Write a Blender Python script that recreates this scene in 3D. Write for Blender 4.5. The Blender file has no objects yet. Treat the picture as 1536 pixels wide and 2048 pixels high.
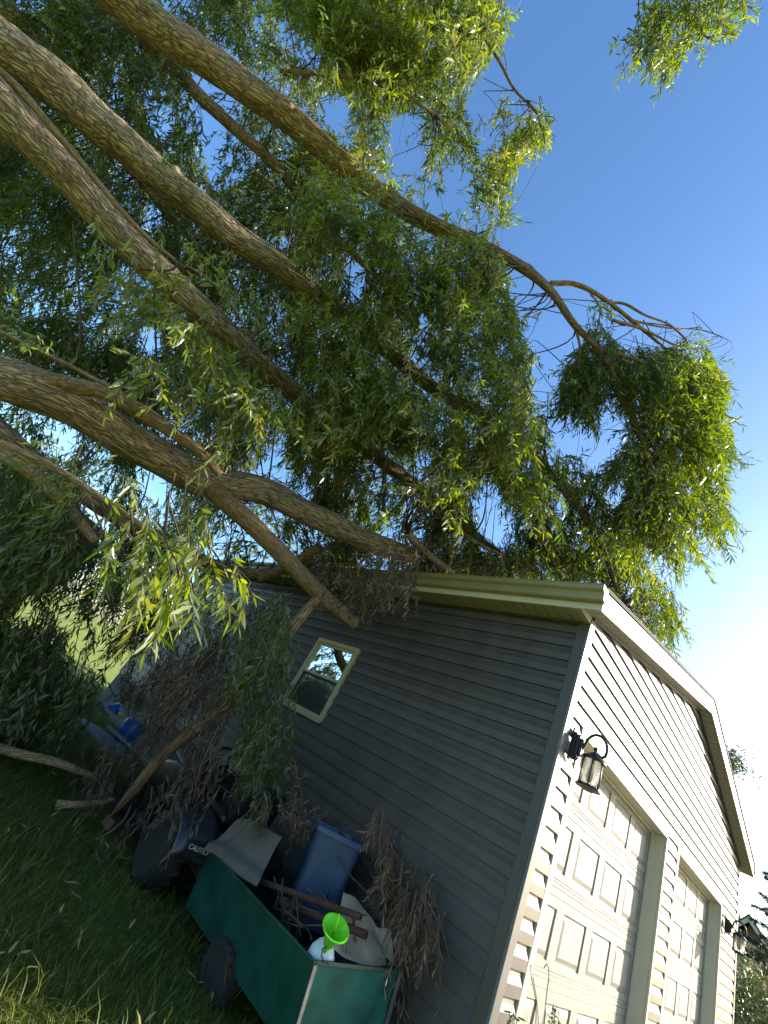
import bpy, bmesh, math, random
import numpy as np
from mathutils import Vector, Matrix
R = math.radians
rng = np.random.default_rng(7)
random.seed(7)
S = bpy.context.scene
COL = S.collection

# ------------------------------------------------------------------ camera
CAM = np.array([-3.3759, -1.4944, 1.0038])
CM = np.array([[0.5656934264299647, -0.6726538493863157, -0.4769986857421076],
               [-0.6820935815080427, -0.05662777242559158, -0.7290690237938015],
               [0.4633997122997135, 0.7377872961063284, -0.4908468318576127]])
FPX = 843.65
cd = bpy.data.cameras.new('camera'); cam = bpy.data.objects.new('camera', cd); COL.objects.link(cam)
cam.matrix_world = Matrix([list(CM[0]) + [CAM[0]], list(CM[1]) + [CAM[1]], list(CM[2]) + [CAM[2]], [0, 0, 0, 1]])
cd.sensor_fit = 'VERTICAL'; cd.sensor_height = 36; cd.lens = 36 * FPX / 2048
cd.clip_start = 0.05; cd.clip_end = 2000
S.camera = cam

# ------------------------------------------------------------------ light
SUN = np.array([0.840, -0.405, 0.360]); SUN /= np.linalg.norm(SUN)
SUN_EL = math.asin(SUN[2]); SUN_AZ = math.atan2(SUN[0], SUN[1])
W = bpy.data.worlds.new('World'); S.world = W; W.use_nodes = True
nt = W.node_tree; nt.nodes.clear()
sky = nt.nodes.new('ShaderNodeTexSky'); sky.sky_type = 'NISHITA'; sky.sun_disc = False
sky.sun_elevation = SUN_EL; sky.sun_rotation = SUN_AZ
sky.air_density = 1.0; sky.dust_density = 1.1; sky.ozone_density = 2.0; sky.altitude = 0
bg = nt.nodes.new('ShaderNodeBackground'); bg.inputs[1].default_value = 0.15
wo = nt.nodes.new('ShaderNodeOutputWorld')
hs = nt.nodes.new('ShaderNodeHueSaturation'); hs.inputs['Saturation'].default_value = 1.2; hs.inputs['Hue'].default_value = .502; nt.links.new(sky.outputs[0], hs.inputs['Color']); nt.links.new(hs.outputs[0], bg.inputs[0]); nt.links.new(bg.outputs[0], wo.inputs[0])
ld = bpy.data.lights.new('sun', 'SUN'); ld.energy = 5.0; ld.angle = R(0.53); ld.color = (1, 0.93, 0.8)
lo = bpy.data.objects.new('sun', ld); COL.objects.link(lo)
lo.rotation_euler = Vector(-SUN).to_track_quat('-Z', 'Y').to_euler()
S.view_settings.view_transform = 'Standard'; S.view_settings.look = 'None'
S.view_settings.exposure = 1.45; S.view_settings.gamma = 1
S.render.engine = 'CYCLES'
S.cycles.max_bounces = 8; S.cycles.transparent_max_bounces = 8

# ------------------------------------------------------------------ helpers
def P(u, v, zd):
    """world point that lies at distance zd in front of the camera plane, on the line of sight through (u, v)"""
    return CAM + CM @ np.array([(u - 768) / FPX * zd, -(v - 1024) / FPX * zd, -zd])
def proj(p):
    q = (np.asarray(p) - CAM) @ CM
    z = np.maximum(-q[..., 2], 1e-3)
    return 768 + FPX * q[..., 0] / z, 1024 - FPX * q[..., 1] / z
def onz(u, v, z):
    a = P(u, v, 1) - CAM; return CAM + a * (z - CAM[2]) / a[2]
def onx(u, v, x):
    a = P(u, v, 1) - CAM; return CAM + a * (x - CAM[0]) / a[0]
def tag(o, label=None, cat=None, group=None, kind=None):
    if label: o['label'] = label
    if cat: o['category'] = cat
    if group: o['group'] = group
    if kind: o['kind'] = kind
    return o
def empty(name, loc=(0, 0, 0), label=None, cat=None, group=None, rot=(0, 0, 0)):
    o = bpy.data.objects.new(name, None); COL.objects.link(o)
    o.location = [float(a) for a in loc]; o.rotation_euler = rot; o.empty_display_size = 0.1
    return tag(o, label, cat, group)
def link(name, me, m, parent=None, smooth=False, world=True):
    if m: me.materials.append(m)
    o = bpy.data.objects.new(name, me); COL.objects.link(o)
    if parent:
        o.parent = parent
        if world:
            mw = Matrix.LocRotScale(parent.location, parent.rotation_euler, None)
            o.matrix_parent_inverse = (mw if not parent.parent else mw).inverted()
    if smooth: me.polygons.foreach_set('use_smooth', [True] * len(me.polygons))
    return o
def mesh(name, verts, faces, m, parent=None, smooth=False, world=True):
    me = bpy.data.meshes.new(name); me.from_pydata([tuple(map(float, v)) for v in verts], [], faces); me.update()
    return link(name, me, m, parent, smooth, world)
class MB:
    def __init__(s): s.v = []; s.f = []
    def add(s, v, f):
        n = len(s.v); s.v += [tuple(map(float, a)) for a in v]; s.f += [tuple(i + n for i in q) for q in f]; return s
    def box(s, a, b, T=None):
        (x0, y0, z0), (x1, y1, z1) = a, b
        v = [(x0, y0, z0), (x1, y0, z0), (x1, y1, z0), (x0, y1, z0), (x0, y0, z1), (x1, y0, z1), (x1, y1, z1), (x0, y1, z1)]
        if T is not None: v = [tuple(T @ Vector(p)) for p in v]
        return s.add(v, [(0, 3, 2, 1), (4, 5, 6, 7), (0, 1, 5, 4), (1, 2, 6, 5), (2, 3, 7, 6), (3, 0, 4, 7)])
    def prism(s, poly, axis, a, b):
        """extrude a 2-D polygon along an axis"""
        n = len(poly); put = {0: lambda p, t: (t, p[0], p[1]), 1: lambda p, t: (p[0], t, p[1]), 2: lambda p, t: (p[0], p[1], t)}[axis]
        v = [put(p, a) for p in poly] + [put(p, b) for p in poly]
        f = [tuple(range(n))[::-1], tuple(range(n, 2 * n))] + [(i, (i + 1) % n, n + (i + 1) % n, n + i) for i in range(n)]
        return s.add(v, f)
    def tube(s, pts, rad, n=10, cap=True):
        pts = [np.array(p, float) for p in pts]; k = len(pts)
        if np.isscalar(rad): rad = [rad] * k
        tg = [pts[min(i + 1, k - 1)] - pts[max(i - 1, 0)] for i in range(k)]; tg = [t / (np.linalg.norm(t) + 1e-9) for t in tg]
        u = np.cross(tg[0], [0, 0, 1.]);
        if np.linalg.norm(u) < .1: u = np.cross(tg[0], [1., 0, 0])
        v = []
        for i in range(k):
            u = u - tg[i] * (u @ tg[i]); u /= np.linalg.norm(u); w = np.cross(tg[i], u)
            for j in range(n):
                a = 2 * math.pi * j / n; v.append(pts[i] + rad[i] * (u * math.cos(a) + w * math.sin(a)))
        f = [(i * n + j, i * n + (j + 1) % n, (i + 1) * n + (j + 1) % n, (i + 1) * n + j) for i in range(k - 1) for j in range(n)]
        if cap: f += [tuple(range(n))[::-1], tuple(range((k - 1) * n, k * n))]
        return s.add(v, f)
    def lathe(s, prof, c=(0, 0, 0), n=24, T=None):
        """profile (r, z) spun round z"""
        v = []
        for r, z in prof:
            for j in range(n):
                a = 2 * math.pi * j / n; p = (c[0] + r * math.cos(a), c[1] + r * math.sin(a), c[2] + z)
                v.append(tuple(T @ Vector(p)) if T is not None else p)
        k = len(prof)
        f = [(i * n + j, i * n + (j + 1) % n, (i + 1) * n + (j + 1) % n, (i + 1) * n + j) for i in range(k - 1) for j in range(n)]
        if prof[0][0] > 1e-4: f.append(tuple(range(n))[::-1])
        if prof[-1][0] > 1e-4: f.append(tuple(range((k - 1) * n, k * n)))
        return s.add(v, f)
    def build(s, name, m, parent=None, smooth=False, bevel=0, world=True, seg=2, auto=None):
        me = bpy.data.meshes.new(name); me.from_pydata(s.v, [], s.f); me.update()
        bm = bmesh.new(); bm.from_mesh(me)
        bmesh.ops.remove_doubles(bm, verts=bm.verts, dist=1e-5)
        bmesh.ops.recalc_face_normals(bm, faces=bm.faces)
        if bevel: bmesh.ops.bevel(bm, geom=[e for e in bm.edges if len(e.link_faces) == 2 and e.calc_face_angle(0) > .5], offset=bevel, segments=seg, affect='EDGES', profile=.5)
        bm.to_mesh(me); bm.free()
        o = link(name, me, m, parent, smooth, world)
        if auto: me.set_sharp_from_angle(angle=R(auto))
        return o

# ------------------------------------------------------------------ materials
def nodes(m): return m.node_tree.nodes, m.node_tree.links
def mat(name, col, rough=.6, metal=0., var=.0, scale=8., bump=0., bscale=60., spec=.5, stretch=(1, 1, 1), col2=None, dirt=0.):
    m = bpy.data.materials.new(name); m.use_nodes = True; N, L = nodes(m); b = N['Principled BSDF']
    b.inputs['Base Color'].default_value = (*col, 1); b.inputs['Roughness'].default_value = rough
    b.inputs['Metallic'].default_value = metal; b.inputs['Specular IOR Level'].default_value = spec
    tc = N.new('ShaderNodeTexCoord'); mp = N.new('ShaderNodeMapping'); mp.inputs['Scale'].default_value = stretch
    L.new(tc.outputs['Object'], mp.inputs[0])
    if var or col2:
        nz = N.new('ShaderNodeTexNoise'); nz.inputs['Scale'].default_value = scale; nz.inputs['Detail'].default_value = 6
        L.new(mp.outputs[0], nz.inputs['Vector'])
        cr = N.new('ShaderNodeValToRGB'); cr.color_ramp.elements[0].position = .3; cr.color_ramp.elements[1].position = .7
        c2 = col2 or tuple(min(1, c * (1 + var)) for c in col); c1 = tuple(c * (1 - var) for c in col)
        cr.color_ramp.elements[0].color = (*c1, 1); cr.color_ramp.elements[1].color = (*c2, 1)
        L.new(nz.outputs[0], cr.inputs[0]); L.new(cr.outputs[0], b.inputs['Base Color'])
        rr = N.new('ShaderNodeMapRange'); rr.inputs[3].default_value = max(.03, rough - .12); rr.inputs[4].default_value = min(1, rough + .12)
        L.new(nz.outputs[0], rr.inputs[0]); L.new(rr.outputs[0], b.inputs['Roughness'])
    if bump:
        n2 = N.new('ShaderNodeTexNoise'); n2.inputs['Scale'].default_value = bscale; n2.inputs['Detail'].default_value = 4
        L.new(mp.outputs[0], n2.inputs['Vector'])
        bp = N.new('ShaderNodeBump'); bp.inputs['Strength'].default_value = bump; bp.inputs['Distance'].default_value = .01
        L.new(n2.outputs[0], bp.inputs['Height']); L.new(bp.outputs[0], b.inputs['Normal'])
    return m
def leafmat(name, ramp, back, trans=.35, rough=.42, backmix=.75):
    m = bpy.data.materials.new(name); m.use_nodes = True; N, L = nodes(m); b = N['Principled BSDF']; out = N['Material Output']
    at = N.new('ShaderNodeAttribute'); at.attribute_name = 'rnd'
    cr = N.new('ShaderNodeValToRGB'); E = cr.color_ramp.elements
    E[0].position = ramp[0][0]; E[0].color = (*ramp[0][1], 1); E[1].position = ramp[-1][0]; E[1].color = (*ramp[-1][1], 1)
    for p, c in ramp[1:-1]:
        e = E.new(p); e.color = (*c, 1)
    L.new(at.outputs['Fac'], cr.inputs[0])
    ge = N.new('ShaderNodeNewGeometry'); mx = N.new('ShaderNodeMix'); mx.data_type = 'RGBA'
    mm = N.new('ShaderNodeMath'); mm.operation = 'MULTIPLY'; mm.inputs[1].default_value = backmix
    L.new(ge.outputs['Backfacing'], mm.inputs[0]); L.new(mm.outputs[0], mx.inputs[0])
    L.new(cr.outputs[0], mx.inputs[6]); mx.inputs[7].default_value = (*back, 1)
    L.new(mx.outputs[2], b.inputs['Base Color']); b.inputs['Roughness'].default_value = rough
    b.inputs['Specular IOR Level'].default_value = .42
    tr = N.new('ShaderNodeBsdfTranslucent'); hs = N.new('ShaderNodeHueSaturation'); hs.inputs['Value'].default_value = 1.8; hs.inputs['Hue'].default_value = .488
    hs.inputs['Saturation'].default_value = 1.15
    L.new(cr.outputs[0], hs.inputs['Color']); L.new(hs.outputs[0], tr.inputs[0])
    ms = N.new('ShaderNodeMixShader'); ms.inputs[0].default_value = trans
    L.new(b.outputs[0], ms.inputs[1]); L.new(tr.outputs[0], ms.inputs[2]); L.new(ms.outputs[0], out.inputs[0])
    return m
def barkmat(name, dark, light, sc=1.0, depth=.8):
    """furrowed bark on a (distance along, distance round) UV map in metres"""
    m = bpy.data.materials.new(name); m.use_nodes = True; N, L = nodes(m); b = N['Principled BSDF']
    b.inputs['Roughness'].default_value = .85; b.inputs['Specular IOR Level'].default_value = .2
    uv = N.new('ShaderNodeUVMap'); uv.uv_map = 'UVMap'
    mp = N.new('ShaderNodeMapping'); mp.inputs['Scale'].default_value = (6.5 * sc, 46 * sc, 1); L.new(uv.outputs[0], mp.inputs[0])
    nz = N.new('ShaderNodeTexNoise'); nz.inputs['Scale'].default_value = .55; nz.inputs['Detail'].default_value = 3; L.new(mp.outputs[0], nz.inputs[0])
    ad = N.new('ShaderNodeVectorMath'); ad.operation = 'MULTIPLY_ADD'; ad.inputs[1].default_value = (2.2, 2.2, 0)
    L.new(nz.outputs['Color'], ad.inputs[0]); L.new(mp.outputs[0], ad.inputs[2])
    vo = N.new('ShaderNodeTexVoronoi'); vo.feature = 'DISTANCE_TO_EDGE'; vo.inputs['Scale'].default_value = 1.0; L.new(ad.outputs[0], vo.inputs['Vector'])
    r1 = N.new('ShaderNodeMapRange'); r1.inputs[1].default_value = 0; r1.inputs[2].default_value = .32; L.new(vo.outputs['Distance'], r1.inputs[0])
    n2 = N.new('ShaderNodeTexNoise'); n2.inputs['Scale'].default_value = 3.2; n2.inputs['Detail'].default_value = 8; n2.inputs['Roughness'].default_value = .65; L.new(mp.outputs[0], n2.inputs[0])
    mu = N.new('ShaderNodeMath'); mu.operation = 'MULTIPLY_ADD'; L.new(n2.outputs[0], mu.inputs[0]); mu.inputs[1].default_value = .55; L.new(r1.outputs[0], mu.inputs[2])
    cr = N.new('ShaderNodeValToRGB'); cr.color_ramp.elements[0].position = .2; cr.color_ramp.elements[1].position = 1.15 if False else 1.0
    cr.color_ramp.elements[0].color = (*dark, 1); cr.color_ramp.elements[1].color = (*light, 1)
    e = cr.color_ramp.elements.new(.55); e.color = tuple(.45 * a + .55 * c for a, c in zip(dark, light)) + (1,)
    L.new(mu.outputs[0], cr.inputs[0])
    tc = N.new('ShaderNodeTexCoord'); n3 = N.new('ShaderNodeTexNoise'); n3.inputs['Scale'].default_value = 2.2; n3.inputs['Detail'].default_value = 3; L.new(tc.outputs['Object'], n3.inputs[0])
    mx = N.new('ShaderNodeMix'); mx.data_type = 'RGBA'; mx.blend_type = 'MULTIPLY'; r3 = N.new('ShaderNodeValToRGB')
    r3.color_ramp.elements[0].color = (.72, .74, .6, 1); r3.color_ramp.elements[1].color = (1.0, .93, .86, 1); r3.color_ramp.elements[0].position = .35; r3.color_ramp.elements[1].position = .65
    L.new(n3.outputs[0], r3.inputs[0]); mx.inputs[0].default_value = 1
    L.new(cr.outputs[0], mx.inputs[6]); L.new(r3.outputs[0], mx.inputs[7]); L.new(mx.outputs[2], b.inputs['Base Color'])
    bp = N.new('ShaderNodeBump'); bp.inputs['Strength'].default_value = depth; bp.inputs['Distance'].default_value = .022
    L.new(mu.outputs[0], bp.inputs['Height']); L.new(bp.outputs[0], b.inputs['Normal'])
    return m
ALM = (.50, .455, .32)
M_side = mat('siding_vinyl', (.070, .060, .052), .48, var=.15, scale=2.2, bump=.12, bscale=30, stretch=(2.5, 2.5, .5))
M_trim = mat('almond_trim', ALM, .45, var=.05, scale=5)
M_gutter = mat('almond_gutter', (.26, .225, .115), .35, var=.08, scale=4)
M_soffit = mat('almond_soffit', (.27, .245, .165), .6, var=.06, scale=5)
M_door = mat('almond_steel_door', (.24, .22, .165), .62, var=.10, scale=3, bump=.5, bscale=45, stretch=(1, 1, 6))
M_conc = mat('foundation_concrete', (.065, .068, .062), .9, var=.15, scale=5, bump=.4, bscale=40)
M_drive = mat('driveway_concrete', (.17, .165, .155), .9, var=.1, scale=2, bump=.3, bscale=40)
M_shing = mat('asphalt_shingles', (.05, .047, .045), .95, var=.35, scale=25, bump=.8, bscale=90)
M_black = mat('black_iron', (.012, .012, .013), .45, metal=.3, var=.2, scale=30)
M_tire = mat('tyre_rubber', (.012, .013, .011), .85, var=.25, scale=14, bump=.3, bscale=50)
M_plast = mat('black_plastic', (.012, .012, .016), .35, var=.2, scale=10)
M_green = mat('green_steel', (.004, .045, .032), .38, var=.22, scale=7, col2=(.006, .06, .042), bump=.08, bscale=9)
M_greenend = mat('green_steel_worn', (.002, .062, .044), .6, col2=(.008, .125, .09), var=.3, scale=7, spec=.25, bump=.1, bscale=9)
M_rust = mat('rusty_steel', (.07, .035, .022), .85, var=.4, scale=18, bump=.4, bscale=70)
M_blue = mat('blue_plastic', (.028, .06, .12), .38, var=.18, scale=5)
M_tarp = mat('blue_tarp', (.03, .14, .5), .35, var=.25, scale=9, bump=.5, bscale=15)
M_lime = mat('lime_plastic', (.16, .62, .02), .3, var=.06, scale=8)
M_white = mat('milky_plastic', (.62, .66, .66), .4, var=.06, scale=8)
M_card = mat('weathered_cardboard', (.11, .098, .08), .9, var=.2, scale=6, bump=.3, bscale=25, stretch=(1, 5, 1))
M_tan = mat('brown_paper_sack', (.42, .31, .2), .85, var=.25, scale=6, bump=.8, bscale=9)
M_post = mat('corner_post_vinyl', (.12, .11, .098), .45, var=.08, scale=4)
M_winframe = mat('yellowed_window_vinyl', (.40, .355, .20), .45, var=.06, scale=5)
M_rubber = mat('black_hose', (.02, .02, .02), .5)
M_yell = mat('yellow_plastic', (.6, .55, .1), .4)
M_red = mat('red_plastic', (.35, .03, .02), .4)
M_grayboard = mat('pale_board', (.2, .22, .23), .6, var=.15, scale=6)
M_wood = mat('peeled_wood', (.10, .055, .025), .8, col2=(.27, .15, .06), var=.5, scale=14, bump=1, bscale=40, stretch=(3, 3, .5))
M_cut = mat('cut_wood', (.42, .3, .17), .8, var=.2, scale=20, bump=.3, bscale=40)
M_bark = barkmat('willow_bark', (.055, .036, .025), (.50, .38, .255))
M_bark2 = barkmat('young_willow_bark', (.1, .065, .04), (.38, .26, .16), 1.6, .45)
M_twig = mat('willow_twig', (.055, .04, .024), .8, var=.3, scale=20)
M_twigd = mat('dead_twig', (.09, .06, .04), .85, var=.3, scale=20)
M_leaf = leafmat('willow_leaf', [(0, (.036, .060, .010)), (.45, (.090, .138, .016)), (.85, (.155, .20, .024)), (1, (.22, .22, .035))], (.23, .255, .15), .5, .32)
M_leafd = leafmat('dead_willow_leaf', [(0, (.035, .022, .015)), (.5, (.10, .062, .038)), (1, (.27, .19, .115))], (.15, .1, .065), .12, .7, .5)
M_blade = leafmat('grass_blade', [(0, (.048, .072, .010)), (.6, (.115, .14, .02)), (.88, (.15, .14, .03)), (1, (.3, .25, .09))], (.05, .07, .015), .3, .6, .2)
M_litter = leafmat('fallen_leaf', [(0, (.2, .17, .03)), (.5, (.38, .3, .05)), (1, (.3, .22, .12))], (.35, .3, .16), .15, .6, .4)
M_conif = leafmat('conifer_needles', [(0, (.012, .03, .012)), (1, (.035, .065, .025))], (.03, .05, .02), .1, .6, .2)
M_hedge = leafmat('hedge_leaf', [(0, (.03, .055, .015)), (.6, (.07, .09, .03)), (1, (.16, .13, .06))], (.1, .12, .06), .3, .45, .5)

# ground material
def groundmat():
    m = bpy.data.materials.new('lawn'); m.use_nodes = True; N, L = nodes(m); b = N['Principled BSDF']; b.inputs['Roughness'].default_value = .9
    tc = N.new('ShaderNodeTexCoord'); a = N.new('ShaderNodeTexNoise'); a.inputs['Scale'].default_value = 1.3; a.inputs['Detail'].default_value = 8
    L.new(tc.outputs['Object'], a.inputs[0]); cr = N.new('ShaderNodeValToRGB')
    cr.color_ramp.elements[0].position = .3; cr.color_ramp.elements[0].color = (.15, .20, .018, 1); cr.color_ramp.elements[1].position = .7; cr.color_ramp.elements[1].color = (.25, .27, .03, 1)
    L.new(a.outputs[0], cr.inputs[0])
    # bare soil under the blades close to the garage
    L.new(cr.outputs[0], b.inputs['Base Color'])
    n2 = N.new('ShaderNodeTexNoise'); n2.inputs['Scale'].default_value = 45; n2.inputs['Detail'].default_value = 5; L.new(tc.outputs['Object'], n2.inputs[0])
    bp = N.new('ShaderNodeBump'); bp.inputs['Strength'].default_value = 1; bp.inputs['Distance'].default_value = .04; L.new(n2.outputs[0], bp.inputs['Height']); L.new(bp.outputs[0], b.inputs['Normal'])
    return m
M_lawn = groundmat()
def glassmat(name, refl, tint, rough=.02):
    m = bpy.data.materials.new(name); m.use_nodes = True; N, L = nodes(m); out = N['Material Output']; N.remove(N['Principled BSDF'])
    g = N.new('ShaderNodeBsdfGlossy'); g.inputs['Roughness'].default_value = rough; g.inputs[0].default_value = (.9, .95, 1, 1)
    d = N.new('ShaderNodeBsdfDiffuse'); d.inputs[0].default_value = (*tint, 1)
    fr = N.new('ShaderNodeFresnel'); fr.inputs[0].default_value = 1.5
    mr = N.new('ShaderNodeMapRange'); mr.inputs[3].default_value = refl; mr.inputs[4].default_value = 1; L.new(fr.outputs[0], mr.inputs[0])
    s = N.new('ShaderNodeMixShader'); L.new(mr.outputs[0], s.inputs[0]); L.new(d.outputs[0], s.inputs[1]); L.new(g.outputs[0], s.inputs[2]); L.new(s.outputs[0], out.inputs[0])
    return m
M_glass = glassmat('window_glass', .9, (.01, .012, .014))
M_screen = glassmat('window_behind_screen', .34, (.05, .055, .06), .06)
M_lampglass = bpy.data.materials.new('seeded_glass'); M_lampglass.use_nodes = True
_b = M_lampglass.node_tree.nodes['Principled BSDF']; _b.inputs['Transmission Weight'].default_value = 1; _b.inputs['Roughness'].default_value = .08; _b.inputs['IOR'].default_value = 1.12
_n = M_lampglass.node_tree.nodes.new('ShaderNodeTexNoise'); _n.inputs['Scale'].default_value = 45
_p = M_lampglass.node_tree.nodes.new('ShaderNodeBump'); _p.inputs['Strength'].default_value = .6; _p.inputs['Distance'].default_value = .01
M_lampglass.node_tree.links.new(_n.outputs[0], _p.inputs['Height']); M_lampglass.node_tree.links.new(_p.outputs[0], _b.inputs['Normal'])
M_bulb = mat('frosted_bulb', (.85, .6, .42), .3)
def brickmat():
    m = bpy.data.materials.new('red_brick'); m.use_nodes = True; N, L = nodes(m); b = N['Principled BSDF']; b.inputs['Roughness'].default_value = .9
    tc = N.new('ShaderNodeTexCoord'); mp = N.new('ShaderNodeMapping'); mp.inputs['Rotation'].default_value = (R(90), 0, 0); L.new(tc.outputs['Object'], mp.inputs[0])
    k = N.new('ShaderNodeTexBrick'); k.inputs['Color1'].default_value = (.25, .1, .07, 1); k.inputs['Color2'].default_value = (.33, .16, .11, 1); k.inputs['Mortar'].default_value = (.42, .38, .34, 1)
    k.inputs['Scale'].default_value = 1; k.inputs['Brick Width'].default_value = .24; k.inputs['Row Height'].default_value = .085; k.inputs['Mortar Size'].default_value = .012
    L.new(mp.outputs[0], k.inputs[0]); L.new(k.outputs[0], b.inputs['Base Color']); return m
M_brick = brickmat()

# ------------------------------------------------------------------ ground
GZ = -0.35
n = 60
xs = np.sign(np.linspace(-1, 1, n)) * np.abs(np.linspace(-1, 1, n)) ** 3 * 700; ys = xs
vv = [(x, y + 20, GZ + (0.02 * math.sin(x * 1.7) * math.cos(y * 1.3) if abs(x) < 20 else 0)) for y in ys for x in xs]
ff = [(j * n + i, j * n + i + 1, (j + 1) * n + i + 1, (j + 1) * n + i) for j in range(n - 1) for i in range(n - 1)]
tag(mesh('lawn_ground', vv, ff, M_lawn, smooth=True), kind='structure')
tag(MB().box((-.05, -14, GZ - .1), (8.2, -.05, -.02)).build('driveway', M_drive), kind='structure')

# ------------------------------------------------------------------ garage
X0 = .3889; PW = .6712; DW = 4 * PW; X2 = 3.6727; D = .1347; BW = 7.7539; H = 2.8838; OX = .2368; OY = .1617; PI_ = .2533
ZT = 2.0859; ZH = 2.2121; YA, YB, ZA, ZB = 2.4655, 3.3082, 1.2514, 2.136; BL = 9.031; SC = .129; ZS0 = 1.2273; Z0 = .2
zs = ZS0 - 8 * SC   # a course line
garage = empty('garage', (0, 0, GZ), 'low gabled garage with taupe siding, almond trim and two panelled doors', 'garage')
PROF = [(.0, .0), (.021, .001), (.0195, .060), (.0145, .074), (.007, .095), (.003, .115), (.002, .129)]
def siding(axis, a, b, z0, z1, clip=None, name='siding'):
    """lapped courses. axis 0: front wall (faces -y), axis 1: side wall (faces -x)"""
    k0 = math.floor((z0 - zs) / SC); k1 = math.ceil((z1 - zs) / SC); v = []; f = []
    for k in range(k0, k1):
        zb = zs + k * SC
        for o, z in PROF:
            for t in (a, b):
                v.append((t, -o, zb + z) if axis == 0 else (-o, t, zb + z))
    n = len(PROF) * (k1 - k0)
    f = [(2 * i, 2 * i + 1, 2 * i + 3, 2 * i + 2) for i in range(n - 1)]
    me = bpy.data.meshes.new(name); me.from_pydata(v, [], f); bm = bmesh.new(); bm.from_mesh(me)
    planes = [((0, 0, z0), (0, 0, -1)), ((0, 0, z1), (0, 0, 1))] + (clip or [])
    for co, no in planes:
        bmesh.ops.bisect_plane(bm, geom=bm.verts[:] + bm.edges[:] + bm.faces[:], plane_co=co, plane_no=no, clear_outer=True)
    bm.to_mesh(me); bm.free(); return me
def joinmeshes(name, mes, m, parent):
    bm = bmesh.new()
    for me in mes: bm.from_mesh(me)
    me = bpy.data.meshes.new(name); bm.to_mesh(me); bm.free(); return link(name, me, m, parent)
# solid core of the walls
core = MB()
HR = H + PI_ * OX
core.box((.02, D + .06, GZ - .2), (BW - .02, BL - .02, H - .05))
core.box((.003, .003, GZ - .2), (X0 - .002, D + .058, ZT)); core.box((X0 + DW + .002, .003, GZ - .2), (X2 - .002, D + .058, ZT)); core.box((X2 + DW + .002, .003, GZ - .2), (BW - .003, D + .058, ZT))
core.box((.003, .003, ZT + .002), (BW - .003, D + .058, H - .05))
core.prism([(.003, H - .048), (BW - .003, H - .048), (BW / 2, HR + PI_ * BW / 2 - .03)], 1, .003, BL - .02)
core.box((.003, D + .06, .3), (.018, BL - .02, H - .05))
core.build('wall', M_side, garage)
# side wall
sm = [siding(1, .075, 1.6, .07, H + .02), siding(1, 1.6, YA - .01, .325, H + .02), siding(1, YB + .01, BL - .07, .325, H + .02), siding(1, YA - .012, YB + .012, .325, ZA - .01), siding(1, YA - .012, YB + .012, ZB + .01, H + .02)]
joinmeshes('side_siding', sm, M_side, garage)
# front wall
ca = [((0, 0, HR - .015), (-PI_, 0, 1)), ((BW, 0, HR - .015), (PI_, 0, 1))]
TW = .085
sf = [siding(0, .07, X0 - TW, .0, ZH + .0, ca), siding(0, X0 + DW + .05, X2 - TW, 0, ZH, ca), siding(0, X2 + DW + .05, BW - .07, 0, ZH, ca), siding(0, .07, BW - .07, ZH, H + 1.3, ca)]
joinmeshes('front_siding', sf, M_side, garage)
MB().box((-.026, -.026, -.1), (.072, -.002, HR)).box((-.026, -.024, H), (.0, .030, H + .06)).build('corner_post', M_post, garage, bevel=.004)
MB().box((-.0262, -.0018, -.1), (-.002, .072, H - .002)).build('corner_post', M_side, garage, bevel=.002)
MB().box((BW - .072, -.026, -.1), (BW + .026, -.002, HR)).box((BW + .002, -.002, -.1), (BW + .026, .072, H)).build('corner_post', M_post, garage, bevel=.004)
MB().box((-.026, BL - .072, .3), (-.002, BL + .0, H)).build('corner_post', M_post, garage, bevel=.004)
fo = MB().box((-.004, 1.6, GZ - .2), (-.0015, BL - .02, .318)).box((-.004, .075, GZ - .2), (-.0015, 1.598, .064)).build('foundation', M_conc, garage)
# starter strip below the side siding
MB().box((-.026, 1.6, .30), (-.005, BL - .073, .324)).box((-.026, .075, .045), (-.005, 1.598, .068)).build('starter_strip', M_side, garage)
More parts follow.
